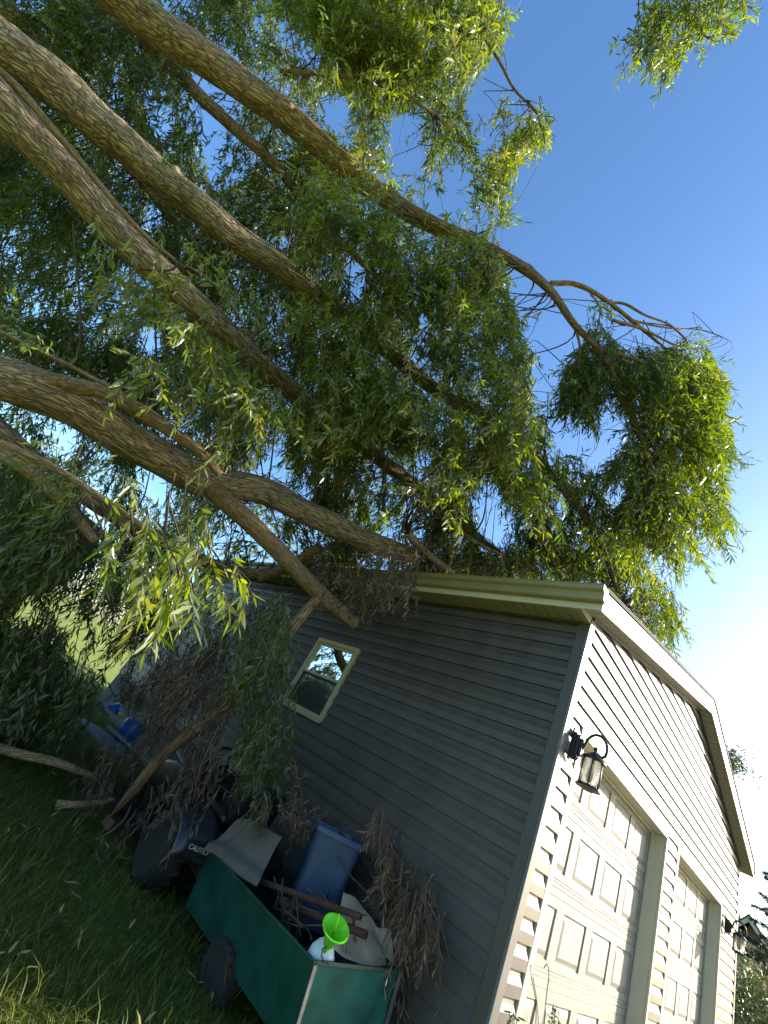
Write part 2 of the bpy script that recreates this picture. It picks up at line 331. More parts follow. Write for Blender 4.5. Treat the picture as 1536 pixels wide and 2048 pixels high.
# door surrounds
for xa in (X0, X2):
    t = MB()
    t.box((xa - TW, -.022, -.02), (xa, .0, ZH - .001)); t.box((xa + DW, -.022, -.02), (xa + DW + .05, .0, ZH - .001)); t.box((xa + .001, -.021, ZT), (xa + DW - .001, .0, ZH - .001))
    t.box((xa - .004, .001, -.02), (xa, D + .02, ZT)); t.box((xa + DW, .001, -.02), (xa + DW + .004, D + .02, ZT)); t.box((xa + .001, .001, ZT), (xa + DW - .001, D + .02, ZT + .004))
    # weather strip
    t.box((xa + .001, D - .035, -.02), (xa + .014, D - .002, ZT - .001)); t.box((xa + DW - .014, D - .035, -.02), (xa + DW - .001, D - .002, ZT - .001)); t.box((xa + .016, D - .034, ZT - .02), (xa + DW - .016, D - .003, ZT - .001))
    t.build('door_surround', M_trim, garage, bevel=.003, seg=1)
def garage_door(xa):
    v = []; f = []
    def quad(a, b, c, d): n = len(v); v.extend([a, b, c, d]); f.append((n, n + 1, n + 2, n + 3))
    def ring(o, i):
        for k in range(4): quad(o[k], o[(k + 1) % 4], i[(k + 1) % 4], i[k])
    def rect(x0, x1, z0, z1, y): return [(x0, y, z0), (x1, y, z0), (x1, y, z1), (x0, y, z1)]
    T = 2.134; sh = .5334
    for r in range(4):
        zt = T - r * sh; zb = zt - sh
        if r == 0: zt = T
        # seam profile: three fine grooves at the joint
        za, zc = zb + .11, zt - .11
        def strip(z0, z1, y0=D, y1=None): quad((xa, y0, z0), (xa + DW, y0, z0), (xa + DW, y1 if y1 is not None else y0, z1), (xa, y1 if y1 is not None else y0, z1))
        def band(lo, hi, grooves):
            z = lo
            for g in grooves:
                strip(z, g - .005); strip(g - .005, g, D, D + .007); strip(g, g + .003, D + .007, D); z = g + .003
            strip(z, hi)
        band(zb, za, [zb + .012, zb + .042, zb + .062]); band(zc, zt, [zt - .042])
        for c in range(4):
            x0 = xa + c * PW; x1 = x0 + PW; p0 = x0 + .0754; p1 = x1 - .0754
            quad((x0, D, za), (p0, D, za), (p0, D, zc), (x0, D, zc)); quad((p1, D, za), (x1, D, za), (x1, D, zc), (p1, D, zc))
            A = rect(p0, p1, za, zc, D); B = rect(p0 + .006, p1 - .006, za + .006, zc - .006, D + .013)
            C_ = rect(p0 + .016, p1 - .016, za + .016, zc - .016, D + .013); E = rect(p0 + .05, p1 - .05, za + .05, zc - .05, D + .0005)
            ring(A, B); ring(B, C_); ring(C_, E); quad(*E)
    o = mesh('garage_door', v, f, M_door, garage)
    return o
garage_door(X0); garage_door(X2)
# roof
rt = .19   # rake fascia height
roof = MB()
for s in (0, 1):
    def X(x): return x if s == 0 else BW - x
    for (x0, z0, x1, z1, th, y0, y1) in [(-OX - .03, H + rt - .01, BW / 2, H + rt - .01 + PI_ * (BW / 2 + OX + .03), .035, -OY - .03, BL + .2)]:
        roof.prism([(X(x0), z0), (X(x1), z1), (X(x1), z1 + th), (X(x0), z0 + th)], 1, y0, y1)
roof.build('roof', M_shing, garage)
rk = MB()
for s in (0, 1):
    def X(x): return x if s == 0 else BW - x
    zb, zt = H, H + rt - .012
    pk = PI_ * (BW / 2 + OX)
    rk.prism([(X(-OX), zb), (X(BW / 2), zb + pk), (X(BW / 2), zt + pk), (X(-OX), zt)], 1, -OY - .018, -OY)
rk.build('rake_fascia', M_trim, garage)
sf_ = MB()
# rake soffit with grooves (strips run across the overhang)
for s in (0, 1):
    def X(x): return x if s == 0 else BW - x
    nn = 36
    for i in range(nn):
        xa_ = -OX + .002 + (BW / 2 + OX) * i / nn; xb_ = -OX + (BW / 2 + OX) * (i + 1) / nn - .006
        zz = lambda x: H + .012 + PI_ * (x + OX)
        sf_.prism([(X(xa_), zz(xa_)), (X(xb_), zz(xb_)), (X(xb_), zz(xb_) + .01), (X(xa_), zz(xa_) + .01)], 1, -OY + .001, -.001)
sf_.prism([(-OX, H + .023), (BW / 2, H + .023 + PI_ * (BW / 2 + OX)), (BW + OX, H + .023), (BW + OX, H + .028), (BW / 2, H + .028 + PI_ * (BW / 2 + OX)), (-OX, H + .028)], 1, -OY + .002, -.002)
# eave soffit
nn = 88
for i in range(nn):
    y0 = .03 + (BL - .05) * i / nn; y1 = .03 + (BL - .05) * (i + 1) / nn - .012
    sf_.box((-OX + .002, y0, H + .004), (-.002, y1, H + .012))
sf_.box((-OX + .001, .03, H + .013), (-.003, BL, H + .016))
sf_.box((BW + .002, .03, H + .004), (BW + OX, BL, H + .012))
sf_.build('soffit', M_soffit, garage)
# soffit edge trims
tr = MB().box((-.03, .0, H - .018), (-.02, BL, H + .003))
for s in (0, 1):
    def X(x): return x if s == 0 else BW - x
    a0, a1 = .0, BW / 2 - .01
    zz = lambda x: H + PI_ * (x + OX)
    tr.prism([(X(a0), zz(a0) - .02), (X(a1), zz(a1) - .02), (X(a1), zz(a1) + .012), (X(a0), zz(a0) + .012)], 1, -.036, -.027)
tr.build('soffit_channel', M_side, garage)
MB().box((-OX + .003, -.0205, H - .006), (-.027, .032, H + .07)).build('soffit_return', M_soffit, garage, bevel=.002)
MB().box((-OX - .018, -OY - .018, H + .0), (-OX, BL + .15, H + rt - .014)).build('eave_fascia', M_trim, garage)
MB().box((BW + OX, -OY - .018, H), (BW + OX + .018, BL + .15, H + rt - .014)).build('eave_fascia', M_trim, garage)
# K-style gutter
def gutter(xf, sgn, y0, y1):
    z0 = H + .062; pr_ = [(0, .0), (.055, .0), (.062, .012), (.062, .035), (.075, .06), (.098, .074), (.104, .085), (.104, .118), (.094, .118), (.094, .108), (.099, .108)]
    ot = pr_[:9]; inn = [(a - .004 if a > .01 else a, b + .003) for a, b in ot[::-1][:-1]] + [(.0, .004)]
    g = MB(); poly = [(xf + sgn * a, z0 + b) for a, b in ot]
    n_ = len(poly); ys_ = [y0, y1]
    v = [(p[0], y, p[1]) for y in ys_ for p in poly]; f = [(i, i + 1, n_ + i + 1, n_ + i) for i in range(n_ - 1)]
    g.add(v, f)
    back = [(xf + sgn * .001, z0), (xf + sgn * .004, z0), (xf + sgn * .004, z0 + .12), (xf + sgn * .001, z0 + .12)]; g.prism(back, 1, y0, y1)
    g.prism([(xf + sgn * .090, z0 + .114), (xf + sgn * .108, z0 + .114), (xf + sgn * .108, z0 + .122), (xf + sgn * .090, z0 + .122)], 1, y0, y1)
    o = g.build('gutter', M_gutter, garage)
    for yy in (y0, y1):
        cap = MB().prism([(xf + sgn * .0, z0 - .003)] + [(xf + sgn * (a + .003), z0 + b) for a, b in ot[1:8]] + [(xf + sgn * .107, z0 + .12), (xf, z0 + .12)], 1, yy - .006, yy)
        c = cap.build('end_cap', M_gutter, None); c.parent = o
    return o
gutter(-OX - .018, -1, -OY - .03, BL + .14); gutter(BW + OX + .018, 1, -OY - .03, BL + .14)
# window
we = .09; wo_ = .052
win = MB()
def frame(m_, y0, y1, z0, z1, w, xo, xi, sill=0):
    m_.box((-xo, y0, z0), (-xi, y0 + w, z1)); m_.box((-xo, y1 - w, z0), (-xi, y1, z1)); m_.box((-xo, y0 + w, z1 - w), (-xi, y1 - w, z1)); m_.box((-xo, y0 + w, z0), (-xi, y1 - w, z0 + w))
    return m_
wroot = frame(MB(), YA, YB, ZA, ZB, .05, .046, -.02).box((-.05, YA - .0, ZA - .025), (-.03, YB, ZA - .001)).build('window', M_winframe, garage, bevel=.004)
zm = (ZA + ZB) / 2 + .01
frame(MB(), YA + .051, YB - .051, zm - .02, ZB - .051, .028, .030, -.005).build('upper_sash', M_winframe, None, bevel=.002).parent = wroot
frame(MB(), YA + .051, YB - .051, ZA + .051, zm - .021, .024, .014, -.01).build('lower_sash', M_plast, None, bevel=.002).parent = wroot
mesh('pane', [(-.014, YA + .07, zm), (-.014, YB - .07, zm), (-.012, YB - .07, ZB - .07), (-.012, YA + .07, ZB - .07)], [(0, 3, 2, 1)], M_glass).parent = wroot
MB().box((-.002, YA + .07, ZA + .07), (.002, YB - .07, zm - .04)).build('screen', M_screen, None).parent = wroot

# ------------------------------------------------------------------ wall lanterns
def lantern(loc, label, src=None):
    t = empty('wall_lantern', loc, label, 'wall lamp', 'black carriage lanterns beside the garage doors')
    def T(x, y, z): return (loc[0] + x, loc[1] + y, loc[2] + z)
    b = MB(); b.box(T(-.052, -.014, -.115), T(.052, 0, .115)); b.box(T(-.040, -.032, -.09), T(.040, -.012, .09)); b.box(T(-.034, -.058, -.08), T(.034, -.032, .08)); b.box(T(-.024, -.078, -.06), T(.024, -.058, .06)); b.build('back_plate', M_black, t, bevel=.003)
    # scroll arm
    cy, r_ = -.165, .1
    pts = [T(0, -.03, -.055), T(0, -.05, -.06), T(0, -.062, -.035)] + [T(0, cy + r_ * .75 * math.cos(a), .03 + r_ * math.sin(a) * .95) for a in np.linspace(.1, math.pi * 1.12, 14)] + [T(0, cy - .05, -.02), T(0, cy - .03, -.012), T(0, cy, -.008)]
    m = MB().tube(pts, .0105, 10); m.tube([T(0, -.03, .01), T(0, -.06, .005)], .009, 10)
    m.tube([T(0, -.058, -.06), T(0, -.052, -.085), T(0, -.04, -.1), T(0, -.03, -.085)], .007, 8); m.build('scroll_arm', M_black, t, smooth=True)
    c = T(0, cy, 0)
    MB().lathe([(.0001, .042), (.012, .036), (.016, .024), (.010, .012), (.008, .004), (.02, -.002), (.05, -.022), (.085, -.052), (.086, -.06), (.0001, -.058)], c, 28).build('cap', M_black, t, smooth=True, auto=40)
    MB().lathe([(.0625, -.062), (.0625, -.232), (.0605, -.232), (.0605, -.062), (.0625, -.062)], c, 28).build('glass', M_lampglass, t, smooth=True)
    cg = MB()
    for k in range(6):
        a = k * math.pi / 3 + .3; x, y = .071 * math.cos(a), .071 * math.sin(a)
        cg.tube([(c[0] + x, c[1] + y, c[2] - .055), (c[0] + x, c[1] + y, c[2] - .235)], .0045, 8)
    cg.build('cage', M_black, t, smooth=True)
    MB().lathe([(.0001, -.262), (.03, -.262), (.06, -.252), (.083, -.248), (.084, -.240), (.074, -.236), (.074, -.230), (.0001, -.23)], c, 28).build('base', M_black, t, smooth=True, auto=40)
    MB().lathe([(.0001, -.20), (.02, -.19), (.03, -.165), (.027, -.14), (.014, -.11), (.012, -.062), (.0001, -.062)], c, 16).build('bulb', M_bulb, t, smooth=True)
    return t
_l1 = onx(1124, 1500, 0)
def ony(u, v, y):
    a = P(u, v, 1) - CAM; return CAM + a * (y - CAM[1]) / a[1]
p1 = ony(1128, 1494, -.03); p2 = ony(1451, 1851, -.03)
lantern((.15, -.035, p1[2] + .065), 'black scrolled wall lantern by the near corner of the garage, left of both doors')
lantern((X2 + DW + .24, -.035, p2[2]), 'black scrolled wall lantern at the far corner, right of the second garage door')
print('lanterns', p1, p2)

# ------------------------------------------------------------------ willow
def catmull(pts, step):
    p = np.array(pts, float); p = np.vstack([2 * p[0] - p[1], p, 2 * p[-1] - p[-2]]); out = []
    for i in range(1, len(p) - 2):
        L_ = np.linalg.norm(p[i + 1][:3] - p[i][:3]); k = max(2, int(L_ / step))
        for t in np.linspace(0, 1, k, endpoint=False):
            a, b, c, d = p[i - 1], p[i], p[i + 1], p[i + 2]
            out.append(.5 * ((2 * b) + (-a + c) * t + (2 * a - 5 * b + 4 * c - d) * t * t + (-a + 3 * b - 3 * c + d) * t ** 3))
    out.append(p[-2]); return np.array(out)
def frames(c):
    t = np.gradient(c, axis=0); t /= np.linalg.norm(t, axis=1)[:, None] + 1e-9
    u = np.zeros_like(c); a = np.cross(t[0], [0.1, .2, 1.]); a /= np.linalg.norm(a)
    for i in range(len(c)):
        a = a - t[i] * (a @ t[i]); a /= np.linalg.norm(a); u[i] = a
    return t, u, np.cross(t, u)
def limb_mesh(name, path, m, parent, rough=.05, n=40, step=.03, seed=0, cutend=False, inverse=True):
    """path rows (x, y, z, r)"""
    q = catmull(path, step); c = q[:, :3]; r = np.maximum(q[:, 3], .002); g = np.random.default_rng(seed)
    k = len(c); s = np.concatenate([[0], np.cumsum(np.linalg.norm(np.diff(c, axis=0), axis=1))])
    # low wobble of the axis
    t, u, w = frames(c)
    for fr in (1.3, 3.1):
        c = c + (u * np.sin(s * fr * 2 + g.uniform(0, 6))[:, None] + w * np.sin(s * fr * 2.3 + g.uniform(0, 6))[:, None]) * (r * .10 / fr)[:, None]
    th = np.linspace(0, 2 * np.pi, n + 1)
    T_, S_ = np.meshgrid(th, s)
    rough = rough * 1.6; rr = np.ones_like(T_)
    for a, b, amp in [(2, .9, .06), (3, 2.1, .04), (5, 3.7, .03), (9, 5, .02)]:
        rr += rough / .05 * amp * .6 * np.sin(a * T_ + b * S_ + g.uniform(0, 6)) * np.cos(b * 1.7 * S_ + g.uniform(0, 6))
    rr += rough * .3 * np.sin(23 * T_ + 3 * np.sin(S_ * 5)) * np.cos(S_ * 7 + 2 * np.sin(2 * T_)) * .5 + rough * .25 * (np.sin(17 * T_ + 2.2 * np.sin(S_ * 9)) * np.sin(S_ * 11 + 3 * np.sin(3 * T_)))
    # a few knots
    for _ in range(int(s[-1] * 1.2)):
        s0 = g.uniform(0, s[-1]); a0 = g.uniform(0, 6.28); rr += .16 * np.exp(-((S_ - s0) / .05) ** 2 - ((np.angle(np.exp(1j * (T_ - a0)))) / .35) ** 2) * rough / .05
    rr[:, -1] = rr[:, 0]
    R_ = r[:, None] * rr
    V = c[:, None, :] + R_[..., None] * (np.cos(T_)[..., None] * u[:, None, :] + np.sin(T_)[..., None] * w[:, None, :])
    V = V[:, :n].reshape(-1, 3); uvr = float(np.mean(r))
    F = []; UV = []
    for i in range(k - 1):
        for j in range(n):
            j2 = (j + 1) % n; F.append((i * n + j, i * n + j2, (i + 1) * n + j2, (i + 1) * n + j))
            UV += [(s[i], th[j] * uvr), (s[i], th[j + 1] * uvr), (s[i + 1], th[j + 1] * uvr), (s[i + 1], th[j] * uvr)]
    F.append(tuple(range(n))[::-1]); F.append(tuple(range((k - 1) * n, k * n)))
    for j in range(n)[::-1]: UV.append((0, 0))
    for j in range(n): UV.append((0, 0))
    me = bpy.data.meshes.new(name); me.from_pydata(V.tolist(), [], F)
    ul = me.uv_layers.new(name='UVMap'); ul.data.foreach_set('uv', np.array(UV, float).ravel())
    o = link(name, me, m, parent, smooth=True)
    if cutend:
        me.materials.append(M_cut); me.polygons[len(F) - 1].material_index = 1; me.polygons[len(F) - 1].use_smooth = False
    return o, c, r
def px(rows):
    return [list(P(u, v, z)) + [w * z / (2 * FPX)] for u, v, w, z in rows]

PC = (-0.2, 0.0)
def sprigs(p0, d0, Ls, nl, ll, droop, gen, lw=.185, fan=.75, hang=.35, curl=0.):
    """leafy shoots: returns leaf verts (N,6,3), stem polylines"""
    Nn = len(p0); d0 = d0 / np.linalg.norm(d0, axis=1)[:, None]
    K = nl; tt = (np.arange(K) + .6) / K
    G = np.array([0, 0, -1.])
    s = tt[None, :, None] * Ls[:, None, None]
    pos = p0[:, None, :] + d0[:, None, :] * s + G * (droop[:, None, None] * s * tt[None, :, None])
    tan = d0[:, None, :] + 2 * G * (droop[:, None, None] * tt[None, :, None]); tan /= np.linalg.norm(tan, axis=2)[..., None]
    side = gen.normal(size=(Nn, K, 3)); side -= tan * np.sum(side * tan, axis=2)[..., None]; side /= np.linalg.norm(side, axis=2)[..., None] + 1e-9
    a = gen.normal(fan, .25, (Nn, K))[..., None]
    ld_ = tan * np.cos(a) + side * np.sin(a) + G * gen.normal(hang, .15, (Nn, K))[..., None]; ld_ /= np.linalg.norm(ld_, axis=2)[..., None]
    wd = np.cross(ld_, gen.normal(size=(Nn, K, 3))); wd /= np.linalg.norm(wd, axis=2)[..., None] + 1e-9
    nr = np.cross(ld_, wd)
    flip = np.where(nr[..., 2:3] < 0, -1, 1)   # upper face of a leaf mostly looks up
    keep = gen.random((Nn, K, 1)) < .25; flip = np.where(keep, -flip, flip); wd = wd * flip; nr = nr * flip
    l = (ll * gen.uniform(.65, 1.2, (Nn, K)) * (1 - .35 * np.abs(tt - .45) / .55)[None, :])[..., None]
    w = l * lw * gen.uniform(.8, 1.15, (Nn, K))[..., None] * .5
    cv = nr * l * gen.uniform(-.16 - curl, .05 + curl, (Nn, K))[..., None]
    b = pos; L6 = np.stack([b, b + ld_ * l * .33 - wd * w, b + ld_ * l * .33 + wd * w, b + ld_ * l * .70 - wd * w * .72 + cv * .5, b + ld_ * l * .70 + wd * w * .72 + cv * .5, b + ld_ * l + cv], axis=2)
    L6 = L6.reshape(-1, 6, 3)
    return L6, pos
def leaves_object(name, L6, m, parent, gen, rnd=None):
    N_ = len(L6); V = L6.reshape(-1, 3).astype(np.float32)
    me = bpy.data.meshes.new(name); me.vertices.add(N_ * 6); me.vertices.foreach_set('co', V.ravel())
    base = (np.arange(N_) * 6)[:, None]
    loops = (base + np.array([0, 2, 1, 1, 2, 4, 3, 3, 4, 5])[None, :]).ravel()
    me.loops.add(N_ * 10); me.loops.foreach_set('vertex_index', loops.astype(np.int32))
    me.polygons.add(N_ * 3); st = (np.arange(N_) * 10)[:, None] + np.array([0, 3, 7])[None, :]
    me.polygons.foreach_set('loop_start', st.ravel().astype(np.int32))
    me.update(calc_edges=True)
    a = me.attributes.new('rnd', 'FLOAT', 'FACE'); r_ = gen.random(N_) if rnd is None else rnd
    a.data.foreach_set('value', np.repeat(r_, 3).astype(np.float32))
    o = link(name, me, m, parent, smooth=False); return o
def tubes_object(name, polys, m, parent, n=4):
    """polys: list of (pts Kx3, radii K)"""
    V = []; F = []; o_ = 0
    for c, r in polys:
        t, u, w = frames(c); k = len(c)
        for i in range(k):
            for j in range(n):
                a = 2 * math.pi * j / n; V.append(c[i] + r[i] * (u[i] * math.cos(a) + w[i] * math.sin(a)))
        F += [(o_ + i * n + j, o_ + i * n + (j + 1) % n, o_ + (i + 1) * n + (j + 1) % n, o_ + (i + 1) * n + j) for i in range(k - 1) for j in range(n)]
        o_ += k * n
    me = bpy.data.meshes.new(name); me.from_pydata(np.array(V).tolist(), [], F); me.update(); return link(name, me, m, parent, smooth=True)
def inpoly(poly, u, v):
    u = np.asarray(u); v = np.asarray(v); c = np.zeros(u.shape, bool); n = len(poly)
    for i in range(n):
        x1, y1 = poly[i]; x2, y2 = poly[(i + 1) % n]
        hit = ((y1 > v) != (y2 > v)) & (u < (x2 - x1) * (v - y1) / (y2 - y1 + 1e-9) + x1); c ^= hit
    return c
def inbuilding(p):
    x, y, z = p[..., 0], p[..., 1], p[..., 2]
    top = H + .24 + PI_ * (np.minimum(x, BW - x) + OX)
    wall = (x > -.035) & (y > -.04) & (z < H)
    eave = (x > -.45) & (y > -.3) & (z > H - .08) & (z < top + .03)
    return (x < BW + .4) & (y < BL + .3) & (wall | eave)

willow = empty('fallen_willow', P(0, 745, 4.0), 'large willow toppled onto the garage roof, tan furrowed trunks and wide green crown', 'tree')
LIMBS = {}
def limb(key, rows, m=M_bark, **k):
    f_ = {1: .84, 2: .84, 3: .84, 4: .84, 5: .86, 6: .8, 7: .8, 8: .85}.get(key, .92); rows = [(u, v, w * f_, z) for u, v, w, z in rows]
    o, c, r = limb_mesh('limb', px(rows), m, willow, seed=len(LIMBS) + 3, **k); LIMBS[key] = (c, r); return o
limb(1, [(60, -120, 84, 5.2), (220, -20, 80, 5.2), (330, 62, 74, 5.2), (480, 170, 64, 5.3), (600, 252, 56, 5.4), (690, 335, 48, 5.5), (780, 405, 42, 5.5), (880, 455, 36, 5.4), (965, 492, 30, 5.3), (1035, 530, 24, 5.2), (1100, 582, 19, 5.1), (1150, 650, 16, 5.0), (1210, 715, 14, 5.0), (1245, 800, 11, 5.2), (1280, 880, 8, 5.4)], n=40)
limb(2, [(-120, 20, 120, 4.6), (0, 100, 108, 4.7), (150, 200, 94, 4.8), (330, 362, 76, 4.9), (480, 480, 62, 5.1), (560, 533, 54, 5.2), (665, 620, 44, 5.4), (780, 705, 36, 5.6), (860, 770, 32, 5.8), (1000, 862, 26, 5.9), (1100, 950, 21, 5.9), (1190, 1065, 15, 5.8), (1240, 1200, 9, 5.8)], n=48)
limb(3, [(-120, 120, 116, 4.4), (0, 215, 104, 4.45), (120, 335, 84, 4.5), (240, 470, 72, 4.6), (370, 590, 62, 4.8), (500, 710, 52, 5.1), (600, 792, 45, 5.4), (740, 905, 36, 5.8), (870, 1000, 27, 6.2), (960, 1080, 18, 6.4), (1050, 1142, 10, 6.5)], n=44)
limb(4, [(-130, 700, 112, 3.7), (0, 752, 108, 3.75), (150, 815, 100, 3.9), (300, 905, 86, 4.15), (415, 962, 76, 4.4), (530, 985, 64, 4.7), (650, 1042, 58, 4.9), (760, 1092, 50, 5.1), (830, 1112, 34, 5.3)], n=52, rough=.07)
limb(5, [(395, 945, 40, 4.35), (450, 1000, 46, 4.35), (520, 1062, 42, 4.35), (620, 1170, 38, 4.4), (712, 1250, 31, 4.45)], m=M_bark2, rough=.02, cutend=True)
limb(6, [(20, 740, 40, 3.75), (120, 765, 44, 3.75), (200, 782, 34, 3.75), (260, 812, 34, 3.8), (340, 862, 30, 3.85), (400, 905, 26, 3.9), (440, 950, 20, 4.0)], m=M_bark2, rough=.05)
limb(7, [(-80, 860, 40, 3.6), (0, 905, 38, 3.6), (70, 952, 34, 3.65), (120, 1000, 30, 3.7), (190, 1082, 22, 3.8)], m=M_bark2, rough=.04, cutend=True)
limb(8, [(-60, 800, 44, 4.6), (0, 862, 44, 4.6), (80, 930, 40, 4.7), (180, 1000, 38, 4.9), (290, 1062, 34, 5.2), (400, 1120, 28, 5.5), (480, 1145, 24, 5.9), (560, 1142, 20, 6.0), (640, 1120, 16, 5.9), (700, 1105, 10, 5.7)], rough=.03)
limb(9, [(-60, -20, 36, 6.2), (60, 60, 36, 6.2), (130, 150, 30, 6.3), (210, 270, 26, 6.5), (330, 420, 18, 6.8), (420, 520, 10, 7.0)], rough=.03)
limb(10, [(200, -40, 30, 6.5), (350, 140, 28, 6.4), (440, 230, 26, 6.3), (540, 320, 22, 6.3), (640, 440, 18, 6.4), (760, 560, 12, 6.5)], rough=.03)
limb(11, [(-20, 120, 10, 4.2), (40, 180, 17, 4.2), (100, 250, 16, 4.2), (200, 370, 13, 4.25), (270, 450, 11, 4.3), (350, 520, 8, 4.4), (430, 570, 6, 4.6), (520, 700, 4, 4.8)], m=M_bark2, rough=.02, n=14)
limb(12, [(-40, 640, 11, 3.5), (0, 662, 10, 3.5), (120, 722, 9, 3.5), (240, 785, 8, 3.6), (330, 840, 6, 3.7), (360, 870, 4, 3.8)], m=M_bark2, rough=.02, n=12)
limb(13, [(1100, 567, 12, 5.1), (1150, 568, 11, 5.1), (1200, 592, 9, 5.1), (1262, 640, 8, 5.2), (1310, 680, 6, 5.3), (1380, 740, 4, 5.5)], m=M_bark2, rough=.01, n=12)
limb(14, [(1215, 605, 6, 5.2), (1250, 608, 6, 5.2), (1290, 630, 5, 5.2), (1340, 650, 4.5, 5.3), (1375, 682, 3.5, 5.4)], m=M_bark2, rough=.01, n=8)
limb(15, [(560, 140, 8, 5.0), (640, 148, 8, 5.0), (740, 158, 7, 5.1), (810, 190, 6, 5.3), (870, 230, 4, 5.5)], m=M_bark2, rough=.01, n=10)
limb(16, [(960, 60, 6, 5.2), (1000, 125, 6, 5.2), (1030, 180, 5, 5.2), (1070, 220, 3.5, 5.2), (1082, 250, 2.5, 5.2)], m=M_bark2, rough=.01, n=8)
limb(17, [(1205, 700, 10, 5.0), (1250, 712, 9, 5.1), (1300, 735, 7, 5.3), (1350, 800, 5, 5.5)], m=M_bark2, rough=.01, n=10)
limb(18, [(1000, 860, 16, 5.9), (1030, 960, 12, 5.8), (1060, 1040, 9, 5.8), (1110, 1130, 6, 5.8)], rough=.02, n=12)
limb(19, [(812, 1062, 17, 4.9), (850, 1112, 16, 5.1)][::-1] and [(905, 1150, 15, 5.2), (850, 1104, 17, 5.05), (815, 1066, 18, 4.9)], m=M_bark2, rough=.02, n=16, cutend=True)
limb(20, [(740, 800, 12, 5.7), (765, 900, 10, 5.7), (768, 1040, 8, 5.7)], rough=.02, n=10)
limb(21, [(860, 1010, 16, 5.6), (930, 1070, 12, 5.6), (1000, 1110, 8, 5.6), (1060, 1140, 5, 5.6)], rough=.02, n=10)
limb(22, [(640, 1095, 22, 5.2), (580, 1130, 20, 5.3), (520, 1160, 18, 5.5)], m=M_bark2, rough=.02, n=14)
limb(23, [(1250, 780, 12, 5.2), (1290, 900, 9, 5.3), (1330, 1000, 7, 5.4), (1335, 1090, 4, 5.5)], m=M_bark2, rough=.02, n=10)

for k_, rows in enumerate([[(1225, 640, 7, 5.1), (1290, 660, 6, 5.2), (1350, 690, 4, 5.3), (1400, 700, 3, 5.4)], [(1262, 640, 6, 5.2), (1330, 655, 4, 5.3), (1400, 660, 3, 5.4), (1440, 672, 2, 5.4)], [(1150, 650, 6, 5.0), (1160, 700, 5, 5.0), (1150, 760, 3.5, 5.1), (1130, 800, 2.5, 5.1)], [(1180, 585, 4, 5.1), (1200, 620, 3.5, 5.1), (1190, 680, 2.5, 5.1)]]):
    limb(30 + k_, rows, m=M_bark2, rough=.01, n=8)
LP = np.concatenate([c[:: max(1, len(c) // 60)] for c, r in LIMBS.values()])
LR = np.concatenate([r[:: max(1, len(c) // 60)] for c, r in LIMBS.values()])
LT = np.concatenate([np.gradient(c, axis=0)[:: max(1, len(c) // 60)] for c, r in LIMBS.values()]); LT /= np.linalg.norm(LT, axis=1)[:, None]

CROWN = [(-80, -80), (1015, -80), (1010, 0), (1030, 28), (1010, 66), (1005, 100), (980, 115), (960, 160), (945, 190), (925, 215), (930, 260), (985, 215), (1000, 190), (1012, 215), (1015, 260), (1045, 225), (1075, 215), (1112, 240), (1108, 285), (1075, 315), (1040, 318), (1022, 350), (1035, 378), (1034, 425), (1018, 470), (1000, 500), (1012, 540), (1040, 585), (1040, 625), (1065, 655), (1092, 708), (1072, 752), (1062, 790), (1100, 812), (1108, 850), (1130, 890), (1150, 905), (1195, 880), (1150, 835), (1118, 832), (1118, 720), (1155, 700), (1180, 640), (1162, 590), (1195, 575), (1226, 610), (1222, 690), (1284, 690), (1330, 690), (1372, 672), (1420, 668), (1432, 720), (1457, 771), (1453, 830), (1475, 885), (1453, 976), (1467, 1060), (1450, 1098), (1427, 1090), (1409, 1071), (1401, 1123), (1380, 1148), (1325, 1137), (1306, 1115), (1314, 1145), (1354, 1178), (1376, 1229), (1370, 1275), (1345, 1305), (1300, 1300), (1200, 1200), (900, 1180), (600, 1180), (380, 1180), (-80, 1120)]
HOLES = [[(693, 520), (722, 520), (724, 590), (700, 595)], [(938, 985), (985, 960), (1005, 1000), (1035, 1090), (960, 1095)], [(1204, 975), (1235, 965), (1262, 985), (1250, 1008), (1215, 1008)],
         [(598, 950), (622, 945), (625, 1000), (600, 1015)], [(1100, 850), (1150, 838), (1190, 880), (1180, 910), (1120, 905)], [(275, 645), (322, 650), (326, 705), (290, 700)], [(105, 850), (150, 850), (160, 885), (110, 885)], [(285, 925), (345, 960), (355, 1010), (300, 990)],
         [(520, 875), (560, 905), (600, 960), (560, 965), (525, 925)], [(168, 1005), (215, 1015), (222, 1060), (180, 1065)], [(600, 92), (640, 90), (640, 138), (600, 130)], [(378, 122), (405, 125), (432, 180), (425, 195), (385, 150)], [(545, 35), (600, 90), (600, 115), (560, 80)], [(555, 460), (600, 470), (600, 492), (565, 490)], [(40, 0), (90, 0), (90, 28), (45, 25)],
         [(1222, 640), (1290, 650), (1340, 684), (1250, 690)], [(1208, 800), (1235, 790), (1240, 880), (1190, 960), (1185, 930)], [(936, 640), (956, 640), (950, 668), (938, 668)], [(825, 900), (865, 905), (860, 940), (830, 935)], [(935, 270), (1000, 262), (1010, 300), (960, 315)], [(780, 215), (840, 245), (845, 300), (800, 290)], [(640, 180), (690, 185), (700, 240), (650, 230)],
         [(1290, 1090), (1330, 1130), (1305, 1150), (1285, 1120)], [(880, 330), (930, 335), (930, 380), (890, 375)]]
